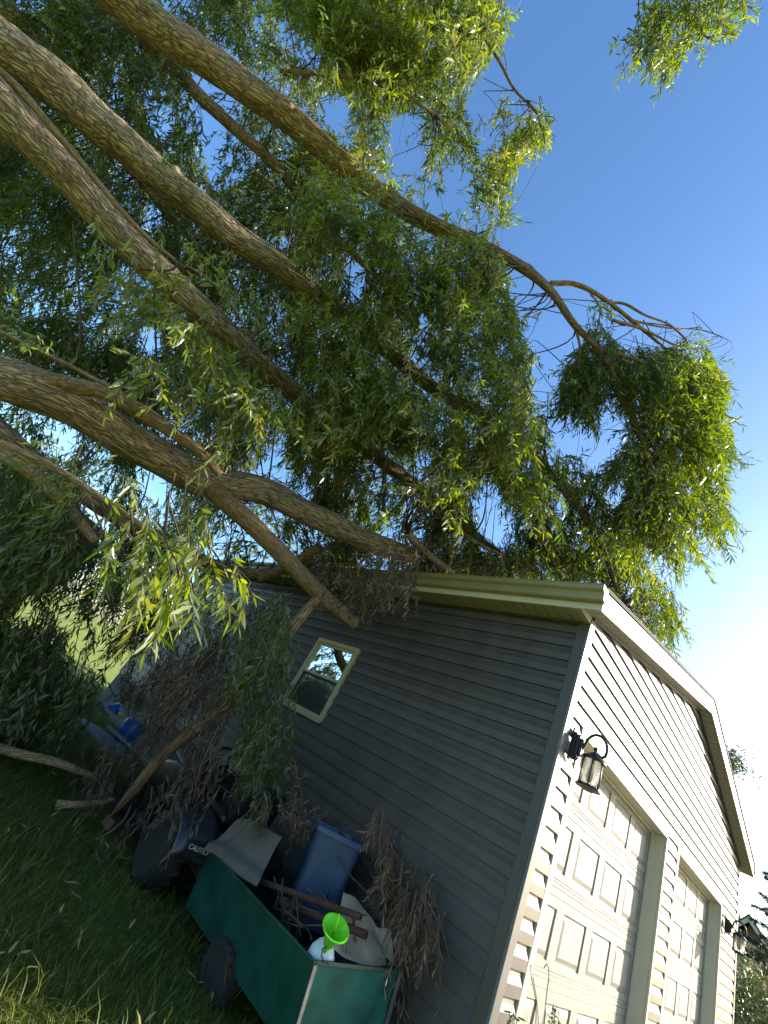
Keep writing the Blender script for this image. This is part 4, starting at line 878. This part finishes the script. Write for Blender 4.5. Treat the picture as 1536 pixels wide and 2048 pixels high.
cluster_zone([(500, 1590), (560, 1640), (690, 1640), (680, 1660), (590, 1660), (520, 1680)], 16, (3.1, 3.5), holes=[], outer=[(455, 1560), (560, 1600), (680, 1590), (690, 1650), (630, 1672), (540, 1640), (520, 1720), (500, 1640)], per=8, Lr=(.1, .2), nl=14, ll=.08, rb=(.6, .25), conn=False, lw=.15, curl=.35, thin=0, clr=0, gv=.8, wt=.2, spread=.16)
cluster_zone([(800, 1950), (830, 1950), (815, 2040), (800, 2040)], 4, (2.6, 2.8), holes=[], outer=[(795, 1920), (835, 1930), (830, 2050), (795, 2050)], per=7, Lr=(.1, .2), nl=12, ll=.08, rb=(.6, .25), conn=False, lw=.15, curl=.35, thin=0, clr=0, gv=1, spread=.12)
cluster_zone([(800, 1740), (870, 1800), (900, 1880), (870, 1930), (820, 1920), (780, 1850)], 20, (2.45, 2.8), holes=[], outer=[(760, 1700), (840, 1730), (880, 1790), (912, 1860), (905, 1910), (870, 1960), (810, 1940), (770, 1850)], per=8, Lr=(.12, .28), nl=12, ll=.075, rb=(.5, .28), conn=False, lw=.15, curl=.35, thin=0, clr=0, gv=1.2, spread=.2, wt=.1)
flush('dead_foliage', M_leafd, t, M_twigd, 'dead_twig')
m = MB()
for c_, r_ in [([P(560, 1650, 3.4), P(620, 1655, 3.4), P(700, 1690, 3.35), P(750, 1760, 3.1), P(800, 1850, 2.95)], .008), ([P(690, 1650, 3.3), P(735, 1635, 3.2), P(755, 1625, 3.2)], .004), ([P(745, 1700, 3.2), P(800, 1760, 3.1), P(895, 1850, 3.0)], .004), ([P(735, 1780, 3.0), P(800, 1790, 3.0), P(850, 1840, 3.0)], .004)]:
    m.tube(catmull(c_, .05)[:, :3], r_, 8)
m.build('stem', M_twigd, t, smooth=True)
t = empty('dried_branch', P(600, 1850, 2.6), 'dry twiggy litter of a branch lying inside the cart beneath the pipes', 'branch')
CI = [(520, 1790), (600, 1760), (700, 1790), (775, 1870), (790, 1925), (640, 1915)]
cluster_zone([(540, 1800), (620, 1800), (720, 1840), (770, 1890), (690, 1890), (600, 1880)], 20, (2.5, 2.9), holes=[[(600, 1830), (690, 1830), (690, 1920), (600, 1920)]], outer=CI, per=7, Lr=(.08, .18), nl=12, ll=.06, rb=(.4, .3), conn=False, lw=.15, curl=.35, thin=0, clr=0, gv=.3, spread=.15)
flush('dead_foliage', M_leafd, t, M_twigd, 'dead_twig'); m = MB(); rq = np.random.default_rng(8)
for k in range(9):
    u, v = rq.uniform(530, 640), rq.uniform(1790, 1860); m.tube([P(u, v, 2.8), P(u + rq.uniform(20, 60), v + rq.uniform(10, 45), 2.65), P(u + rq.uniform(50, 110), v + rq.uniform(20, 60), 2.55)], rq.uniform(.003, .008), 6)
m.build('stem', M_twigd, t, smooth=True)
tt = tag(limb_mesh('curved_branch', px([(470, 1520, 16, 3.9), (510, 1560, 18, 3.75), (535, 1590, 18, 3.65), (553, 1620, 15, 3.6)]), M_bark, None, n=14, rough=.04)[0], 'short curved mossy branch stub beside the wall above the cardboard', 'branch')

# ------------------------------------------------------------------ ride-on mower towing the cart
tr_loc = (-.66, 2.04, GZ + .02)
trac = empty('lawn_tractor', tr_loc, 'black ride-on lawn tractor hitched ahead of the green cart under the branches', 'tractor', rot=(0, 0, R(-3)))
M_fend = mat('scuffed_black_fender', (.03, .032, .04), .28, metal=.35, var=.5, scale=6)
def K(mb, name, m, **k): return kid(mb, name, m, trac, **k)
wheel(None, (-.40, .12, .24), .25, .20, 'rear_wheel', trac); wheel(None, (.40, .12, .24), .25, .20, 'rear_wheel', trac)
wheel(None, (-.37, 1.30, .17), .18, .14, 'front_wheel', trac, 14); wheel(None, (.37, 1.30, .17), .18, .14, 'front_wheel', trac, 14)
def fender(s):
    prof = [(-.24, .30), (-.20, .44), (-.06, .54), (.14, .56), (.32, .50), (.42, .36)]
    c = catmull([(0, y, z) for y, z in prof], .04); v = []
    for _, y, z in c:
        v += [(s * .20, y, z + .01), (s * .26, y, z + .022), (s * .44, y, z + .015), (s * .515, y, z - .012), (s * .53, y, z - .05)]
    n = len(c); f = [(i * 5 + j, i * 5 + j + 1, (i + 1) * 5 + j + 1, (i + 1) * 5 + j) for i in range(n - 1) for j in range(4)]
    o = mesh('fender', v, f, M_fend, None, smooth=True); o.parent = trac; so = o.modifiers.new('s', 'SOLIDIFY'); so.thickness = .006
fender(-1); fender(1)
K(MB().box((-.2, -.22, .36), (.2, .45, .52)), 'seat_deck', M_plast, bevel=.03)
K(MB().box((-.19, -.08, .54), (.19, .32, .62)), 'seat', M_plast, bevel=.035, seg=3, smooth=True)
K(MB().box((-.2, 0, 0), (.2, .09, .34), Matrix.Translation((0, -.16, .58)) @ Matrix.Rotation(R(12), 4, 'X')), 'backrest', M_plast, bevel=.04, seg=3, smooth=True)
K(MB().box((-.24, .42, .22), (.24, .72, .27)), 'footrest', M_plast, bevel=.01)
hood = MB().prism([(.72, .28), (1.52, .28), (1.56, .40), (1.50, .52), (1.2, .60), (.72, .64)], 0, -.22, .22); K(hood, 'hood', M_plast, bevel=.035, seg=3, smooth=True, auto=60)
K(MB().box((-.17, 1.555, .32), (.17, 1.575, .42)), 'grille', M_black, bevel=.004)
K(MB().box((-.19, 1.535, .44), (-.08, 1.56, .49)), 'headlight', M_grayboard, bevel=.008); K(MB().box((.08, 1.535, .44), (.19, 1.56, .49)), 'headlight', M_grayboard, bevel=.008)
K(MB().prism([(.62, .60), (.78, .62), (.78, .74), (.70, .78)], 0, -.2, .2), 'dashboard', M_plast, bevel=.02)
Tw = Matrix.Translation((0, .60, .84)) @ Matrix.Rotation(R(35), 4, 'X')
sw = MB().tube([tuple(Tw @ Vector((.17 * math.cos(q), .17 * math.sin(q), 0))) for q in np.linspace(0, 2 * math.pi, 33)], .013, 10)
swo = K(sw, 'steering_wheel', M_plast, smooth=True)
sp = MB()
for q in (R(90), R(210), R(330)): sp.tube([tuple(Tw @ Vector((0, 0, -.03))), tuple(Tw @ Vector((.16 * math.cos(q), .16 * math.sin(q), 0)))], .009, 8)
sp.tube([tuple(Tw @ Vector((0, 0, -.02))), tuple(Tw @ Vector((0, 0, -.16)))], .02, 10)
s_ = kid(sp, 'spokes', M_plast, None, smooth=True); s_.parent = swo
lv = K(MB().tube([(-.26, .28, .5), (-.27, .32, .64), (-.27, .34, .70)], .006, 8), 'lever', M_grayboard, smooth=True)
kid(MB().lathe([(.0001, 0), (.018, .008), (.02, .025), (.012, .042), (.0001, .045)], (-.27, .345, .69), 14), 'knob', M_red, None, smooth=True).parent = lv
K(MB().box((-.36, .5, .06), (.36, 1.1, .17)), 'mower_deck', M_plast, bevel=.03)
K(MB().box((-.14, -.30, .20), (.14, .7, .30)).box((-.03, -.40, .19), (.03, -.30, .20)), 'frame', M_rust)
K(MB().box((-.45, -.243, .35), (.45, -.225, .45)), 'rear_plate', M_plast, bevel=.005)
# warning lettering on the rear of the deck
tx = bpy.data.curves.new('warning_text', 'FONT'); tx.body = 'CAUTION'; tx.size = .045; tx.extrude = .0008
bpy.context.view_layer.update()
to = bpy.data.objects.new('warning_text', tx); COL.objects.link(to); to.rotation_euler = (R(62), 0, 0)
dg = bpy.context.evaluated_depsgraph_get(); tme = bpy.data.meshes.new_from_object(to.evaluated_get(dg)); bpy.data.objects.remove(to)
wt = link('warning_text', tme, None, None); tme.materials.clear(); tme.materials.append(mat('white_print', (.5, .5, .48), .6)); wt.parent = trac; wt.location = (-.43, -.246, .385); wt.rotation_euler = (R(90), 0, 0)

# ------------------------------------------------------------------ things beyond the tractor
bp_ = onz(262, 1470, -.12)
q = P(262, 1462, 5.6); t = empty('plastic_drum', q, 'squat blue plastic drum with a yellow cap by the far foundation', 'drum')
MB().lathe([(.0001, -.16), (.13, -.15), (.15, -.11), (.155, .06), (.14, .11), (.10, .13), (.0001, .135)], q, 28).build('body', M_blue if False else mat('drum_blue', (.01, .1, .42), .35, var=.2, scale=5), t, smooth=True)
MB().lathe([(.0001, 0), (.035, 0), (.035, .05), (.0001, .055)], P(238, 1434, 5.35), 18).build('cap', M_yell, t, smooth=True)
v, f = sheet(bil([P(212, 1416, 5.7), P(232, 1440, 5.5), P(252, 1418, 5.6), P(230, 1402, 5.8)]), 26, 26, 12, .03, 7)
tag(mesh('tarp', v, f, M_tarp, smooth=True), 'small crumpled bright blue tarp heaped above the drum', 'tarp')
def board(name, label, c, rot, size, m, cat='board', group=None):
    o = MB().box((-size[0] / 2, -size[1] / 2, -size[2] / 2), (size[0] / 2, size[1] / 2, size[2] / 2), tilt(c, *rot)).build(name, m, None, bevel=.004); tag(o, label, cat, group); return o
board('pale_board', 'pale board lying flat beside the blue drum', P(205, 1475, 5.0), (0, .05, .3), (.45, .9, .03), M_grayboard)
board('pale_board', 'narrow pale board lying below the blue drum, nearer the tractor', P(262, 1492, 4.8), (.1, .1, .9), (.12, .7, .03), M_grayboard)
board('white_panel', 'bright white panel showing behind the peeled orange branch foot', P(362, 1512, 4.9), (.3, .2, .5), (.22, .34, .02), mat('white_panel', (.5, .54, .58), .4))
board('stone_block', 'rough dark block in the grass at the foot of the snapped branch', P(222, 1648, 3.45), (.1, .2, .5), (.11, .10, .07), M_rust, 'stone')
# branches on the ground
tag(limb_mesh('fallen_branch', px([(-40, 1482, 17, 3.6), (40, 1508, 17, 3.6), (110, 1525, 15, 3.65), (190, 1555, 10, 3.75)]), M_bark2, None, n=12, rough=.03)[0], 'long bare branch lying in the grass at the left edge', 'branch')
tag(limb_mesh('fallen_branch', px([(-20, 1578, 12, 3.3), (15, 1588, 11, 3.3), (45, 1600, 7, 3.3)]), M_bark2, None, n=10, rough=.03)[0], 'short branch end at the left edge just below the long bare branch', 'branch')
tag(limb_mesh('fallen_branch', px([(112, 1607, 14, 3.35), (150, 1609, 13, 3.4), (190, 1606, 10, 3.5), (230, 1598, 7, 3.6)]), M_bark2, None, n=12, rough=.03)[0], 'short cut branch in the grass left of the snapped branch foot', 'branch')
tag(limb_mesh('fallen_branch', px([(195, 1678, 3, 3.1), (225, 1660, 3, 3.15), (250, 1636, 3, 3.2), (262, 1610, 2, 3.3)]), M_twigd, None, n=8, rough=.01)[0], 'thin curved twig rising from the grass by the dark block', 'twig')

# ------------------------------------------------------------------ grass
def blades(n, xr, yr, hr, wd, seed, excl=True):
    g = np.random.default_rng(seed); x = g.uniform(*xr, n); y = g.uniform(*yr, n)
    pat = np.sin(x * 3.1 + 1.3 * np.sin(y * 2.2)) * np.sin(y * 2.7 + x) ; k = g.random(n) < .72 + .28 * pat; x, y = x[k], y[k]; n = len(x)
    L_ = g.uniform(*hr, n) * (1 + .25 * np.sin(x * 5) * np.cos(y * 4)); az = g.uniform(0, 6.28, n) ; lean = g.normal(.6, .45, n)
    d_ = np.stack([np.cos(az) * np.sin(lean), np.sin(az) * np.sin(lean), np.abs(np.cos(lean))], 1)
    hz = np.stack([np.cos(az), np.sin(az), 0 * az], 1); wv = np.stack([-np.sin(az), np.cos(az), 0 * az], 1) * (wd * g.uniform(.6, 1.3, n))[:, None] * .5
    b = np.stack([x, y, np.full(n, GZ)], 1); Lc = L_[:, None]
    m1 = b + d_ * Lc * .4; m2 = b + d_ * Lc * .72 + hz * Lc * .08 - np.array([0, 0, .04]) * Lc; tp_ = b + d_ * Lc + hz * Lc * .25 - np.array([0, 0, .18]) * Lc
    L6 = np.stack([b, m1 - wv, m1 + wv, m2 - wv * .75, m2 + wv * .75, tp_], 1); return L6
L6 = np.concatenate([blades(120000, (-2.9, 0.0), (.3, 4.2), (.03, .10), .004, 21), blades(42000, (-3.4, 0.6), (4.2, 11.), (.06, .15), .007, 22), blades(2600, (-2.6, -.6), (.3, 2.6), (.12, .24), .006, 25)])
o = leaves_object('grass', L6, M_blade, None, gen, gen.beta(1.6, 2.2, len(L6))); tag(o, 'long shaded grass filling the lawn beside the tractor and cart', 'grass', kind='stuff')
g = np.random.default_rng(5); n = 130
b = np.stack([g.uniform(-2.7, -.3, n), g.uniform(.35, 4.2, n), GZ + g.uniform(.05, .12, n)], 1); az = g.uniform(0, 6.28, n)
d_ = np.stack([np.cos(az), np.sin(az), g.normal(0, .25, n)], 1); wv = np.stack([-np.sin(az), np.cos(az), g.normal(0, .3, n)], 1) * .007
Lc = g.uniform(.06, .12, n)[:, None]
L6 = np.stack([b, b + d_ * Lc * .33 - wv, b + d_ * Lc * .33 + wv, b + d_ * Lc * .7 - wv * .7 + [0, 0, .006], b + d_ * Lc * .7 + wv * .7 + [0, 0, .006], b + d_ * Lc], 1)
tag(leaves_object('leaf_litter', L6, M_litter, None, gen), 'yellow and tan willow leaves scattered over the shaded grass', 'leaves', kind='stuff')
# broad-leaved weeds
def weed(loc, n, ll, lw, label, m, seed, name='broadleaf_weed', up=.6, grp=None):
    g = np.random.default_rng(seed); az = g.uniform(0, 6.28, n); el = g.uniform(.2, 1.1, n) * up
    d_ = np.stack([np.cos(az) * np.cos(el), np.sin(az) * np.cos(el), np.sin(el)], 1); wv = np.stack([-np.sin(az), np.cos(az), 0 * az], 1) * lw / 2; Lc = (ll * g.uniform(.6, 1.2, n))[:, None]
    b = np.repeat(np.array([loc]), n, 0) + g.normal(0, .01, (n, 3)) * [1, 1, 0]
    L6 = np.stack([b, b + d_ * Lc * .35 - wv, b + d_ * Lc * .35 + wv, b + d_ * Lc * .7 - wv * .8 - [0, 0, .01], b + d_ * Lc * .7 + wv * .8 - [0, 0, .01], b + d_ * Lc - np.array([0, 0, .06]) * Lc * 4], 1)
    return tag(leaves_object(name, L6, m, None, gen), label, 'weed', grp)
weed(onz(190, 1705, GZ + .03), 9, .13, .045, 'broad-leaved weed in the grass in front of the dark block', M_hedge, 1)
weed(onz(45, 1745, GZ + .03), 9, .10, .012, 'small bright green weed tuft near the left edge of the grass', M_leaf, 2)
weed(onz(365, 1850, GZ + .04), 40, .16, .008, 'feathery yellowish weed beside the cart\'s lower edge', M_hedge, 3, up=1.2)
weed(onz(450, 2010, GZ + .05), 8, .28, .014, 'tall arching grass tuft in front of the cart wheel', M_leaf, 4, up=1.35)
# tall weeds in front of the first door
def tall_weed(label, stems, seeds, seed):
    t = empty('tall_weed', stems[0][0], label, 'weed', 'tall weeds in front of the first garage door'); m = MB()
    for c_ in stems: m.tube(catmull(c_, .03)[:, :3], [.0022] * len(catmull(c_, .03)), 6)
    m.build('stem', M_twigd if seed == 1 else mat('green_stem', (.12, .2, .05), .6), t, smooth=True); g = np.random.default_rng(seed); L = []
    for p, n, ll, w in seeds:
        d_ = g.normal(size=(n, 3)); d_ /= np.linalg.norm(d_, axis=1)[:, None]; wv = np.cross(d_, g.normal(size=(n, 3))); wv *= w / np.linalg.norm(wv, axis=1)[:, None]; b = np.array(p) + g.normal(0, .008, (n, 3))
        L.append(np.stack([b, b + d_ * ll * .35 - wv, b + d_ * ll * .35 + wv, b + d_ * ll * .7 - wv, b + d_ * ll * .7 + wv, b + d_ * ll], 1))
    if L: leaves_object('leaf', np.concatenate(L), M_hedge, t, gen)
Q = lambda u, v, z=2.1: P(u, v, z)
tall_weed('thin hooked grass stalks bending over against the first door', [[Q(1085, 2100), Q(1092, 2000), Q(1098, 1950), Q(1094, 1928), Q(1088, 1936)], [Q(1070, 2080), Q(1072, 2010), Q(1062, 1950), Q(1060, 1930), Q(1064, 1935)]], [], 1)
tall_weed('leafy weed with curled seed heads at the foot of the first door', [[Q(1100, 2110), Q(1108, 2040), Q(1112, 2018)]], [(Q(1108, 2022), 26, .018, .003), (Q(1104, 2038), 20, .018, .003), (Q(1114, 2050), 16, .02, .003)], 2)
tall_weed('broad grass blade curving up in front of the first door\'s lower panels', [[Q(1078, 2100), Q(1076, 2030), Q(1072, 1990), Q(1066, 1955)]], [(Q(1030, 2030), 7, .05, .004), (Q(1026, 2042), 10, .03, .006)], 3)

# ------------------------------------------------------------------ beyond the garage on the right
hx = 27.
def H2(u, v, x=hx): return onx(u, v, x)
pk = H2(1500, 1840); ev = H2(1540, 1922); house = empty('brick_house', (hx, pk[1], 0), 'distant brick house with a dark gabled roof right of the garage', 'house')
half = pk[1] - ev[1]; drop = pk[2] - ev[2]; y0, y1 = pk[1] - half, pk[1] + half * 1.0; ze = ev[2]
print('house', pk, ev)
MB().prism([(y0, GZ), (y1, GZ), (y1, ze), (pk[1], pk[2] - .12), (y0, ze)], 0, hx + .3, hx + 9).build('wall', M_brick, house)
MB().prism([(y0 - .4, ze - drop * .1), (pk[1], pk[2] + .05), (y1 + .4, ze - drop * .1), (y1 + .4, ze + .1 - drop * .1), (pk[1], pk[2] + .2), (y0 - .4, ze + .1 - drop * .1)], 0, hx - .25, hx + 9.3).build('roof', M_shing, house)
MB().prism([(y0 - .42, ze - drop * .1 - .12), (pk[1], pk[2] - .12), (y1 + .42, ze - drop * .1 - .12), (y1 + .42, ze + .02 - drop * .1), (pk[1], pk[2] + .08), (y0 - .42, ze + .02 - drop * .1)], 0, hx - .32, hx - .26).build('rake_board', M_trim, house)
wy = H2(1480, 1915)
fr_ = MB().box((hx + .24, wy[1] - .5, wy[2] - .8), (hx + .3, wy[1] + .5, wy[2] + .7)).build('window', M_trim, house)
MB().box((hx + .22, wy[1] - .4, wy[2] - .7), (hx + .235, wy[1] + .4, wy[2] + .6)).build('pane', M_glass, None).parent = fr_
# side wing toward the garage
MB().box((hx + 1.2, y1 + .01, GZ), (hx + 8, y1 + 9, ze - .3)).build('wing_wall', M_brick, house)
MB().prism([(hx + .8, ze - .35), (hx + 4.6, ze + 1.6), (hx + 8.4, ze - .35), (hx + 8.4, ze - .2), (hx + 4.6, ze + 1.8), (hx + .8, ze - .2)], 1, y1 + .3, y1 + 9.4).build('wing_roof', M_shing, house)

def leafcloud(name, parent, pts, ll, lw, m, g, aim=None, rnd=None):
    n = len(pts); d_ = g.normal(size=(n, 3)); 
    if aim is not None: d_ = d_ * .55 + aim
    d_ /= np.linalg.norm(d_, axis=1)[:, None]; wv = np.cross(d_, g.normal(size=(n, 3))); wv *= (lw / 2) / np.linalg.norm(wv, axis=1)[:, None]; l = (ll * g.uniform(.6, 1.3, n))[:, None]
    L6 = np.stack([pts, pts + d_ * l * .33 - wv, pts + d_ * l * .33 + wv, pts + d_ * l * .7 - wv * .7, pts + d_ * l * .7 + wv * .7, pts + d_ * l], 1)
    return leaves_object(name, L6, m, parent, gen, rnd)
def conifer(base, hgt, rad, label, seed):
    g = np.random.default_rng(seed); t = empty('conifer_tree', base, label, 'tree', 'dark conifers beyond the garage')
    q = catmull([[*base, .22], [base[0], base[1], base[2] + hgt * .5, .13], [base[0] + .1, base[1], base[2] + hgt, .02]], .4)
    MB().tube(q[:, :3], list(q[:, 3]), 10).build('trunk', M_bark, t, smooth=True); P_ = []; A_ = []; bs = []
    for k in range(int(hgt * 15)):
        s = g.uniform(.06, 1) ** .9; z = base[2] + hgt * s; L_ = rad * (1 - s) ** .85 * g.uniform(.6, 1.15) + .15; az = g.uniform(0, 6.28)
        o_ = np.array([base[0], base[1], z]); d_ = np.array([math.cos(az), math.sin(az), .1]); e = o_ + d_ * L_ + [0, 0, -.25 * L_ * g.random()]
        bs.append((np.array([o_, (o_ + e) / 2 + [0, 0, .06 * L_], e]), np.array([.025, .015, .005])))
        m_ = int(170 * L_) + 20; tt = g.uniform(.2, 1, m_)[:, None] ** .7; pp = o_ + (e - o_) * tt + g.normal(0, 1, (m_, 3)) * np.array([.16, .16, .07]) * (1.15 - tt) * L_ * .55
        P_.append(pp); A_.append(np.repeat([d_ * .8 + [0, 0, -.15]], m_, 0))
    tubes_object('branch', bs, M_twig, t); leafcloud('crown', t, np.concatenate(P_), .15, .022, M_conif, g, np.concatenate(A_))
cb_ = P(1585, 1850, 13.); conifer(np.array([cb_[0], cb_[1], GZ]), P(1555, 1655, 13.)[2] - GZ + .4, 1.9, 'dark green conifer rising past the right edge beside the gable end', 31)
cb_ = P(1600, 1800, 17.); conifer(np.array([cb_[0], cb_[1], GZ]), P(1560, 1700, 17.)[2] - GZ, 2.6, 'second dark conifer behind the brick house gable', 32)
# hedge low on the right
def bush(u, v, zd, r, label, seed, m=M_hedge, nm='bush'):
    g = np.random.default_rng(seed); c = P(u, v, zd); c = np.array([c[0], c[1], GZ]); t = empty(nm, c, label, 'bush', 'clipped bushes right of the garage'); top = P(u, v, zd)[2] - GZ
    n = 9000; d_ = g.normal(size=(n, 3)); d_ /= np.linalg.norm(d_, axis=1)[:, None]; rr_ = g.uniform(.35, 1, n)[:, None] ** .5 * (1 + .18 * np.sin(d_[:, :1] * 7 + 3) * np.sin(d_[:, 2:] * 6 + d_[:, 1:2] * 5))
    pts = c + [0, 0, top * .5] + d_ * rr_ * np.array([r, r, top * .55]); pts[:, 2] = np.maximum(pts[:, 2], GZ + .02)
    leafcloud('foliage', t, pts, .085, .03, m, g); st = []
    for k in range(30):
        e = pts[g.integers(n)]; st.append((np.array([c, (c + e) / 2 + g.normal(0, .05, 3), e]), np.array([.02, .01, .004])))
    tubes_object('stem', st, M_twig, t)
bush(1503, 1948, 8.8, .95, 'olive leafy bush against the far corner of the garage, nearest', 41)
bush(1540, 1940, 10.5, 1.5, 'olive leafy bush at the right edge in front of the brick house', 42)
# twig of a far tree peeping over the roof
c = P(1466, 1524, 20.); t = empty('distant_tree', (c[0], c[1], GZ), 'sparse tree top peeping over the far roof slope', 'tree')
g = np.random.default_rng(9); q = catmull([[c[0], c[1], GZ, .2], [c[0], c[1], c[2] - 1, .08], [*c, .02]], .5); MB().tube(q[:, :3], list(q[:, 3]), 8).build('trunk', M_bark, t, smooth=True)
leafcloud('crown', t, c + g.normal(0, 1, (500, 3)) * [.3, .3, .33], .22, .06, M_hedge, g)
# far side of the lawn
def far_tree(x, y, h, r, label, seed):
    g = np.random.default_rng(seed); b = np.array([x, y, GZ]); t = empty('broadleaf_tree', b, label, 'tree', 'trees far across the lawn')
    MB().tube([b, b + [0, 0, h * .6]], [.25, .1], 8).build('trunk', M_bark, t, smooth=True); P_ = []
    for k in range(26):
        d_ = g.normal(size=3); d_ /= np.linalg.norm(d_); cc = b + [0, 0, h * .62] + d_ * np.array([r, r, h * .35]) * g.uniform(.3, .95); P_.append(cc + g.normal(0, 1, (160, 3)) * r * .22)
    leafcloud('crown', t, np.concatenate(P_), .5, .2, M_hedge, g)
for k, (x, y, h, r, lb) in enumerate([(14, 75, 9, 4, 'broad tree far across the lawn, left of the garage end'), (4, 90, 8, 4, 'paler round tree at the far lawn edge'), (-12, 80, 10, 5, 'tall tree at the far left end of the lawn'), (24, 84, 8, 4, 'small tree on the horizon beside the garage corner')]): far_tree(x, y, h, r, lb, 50 + k)
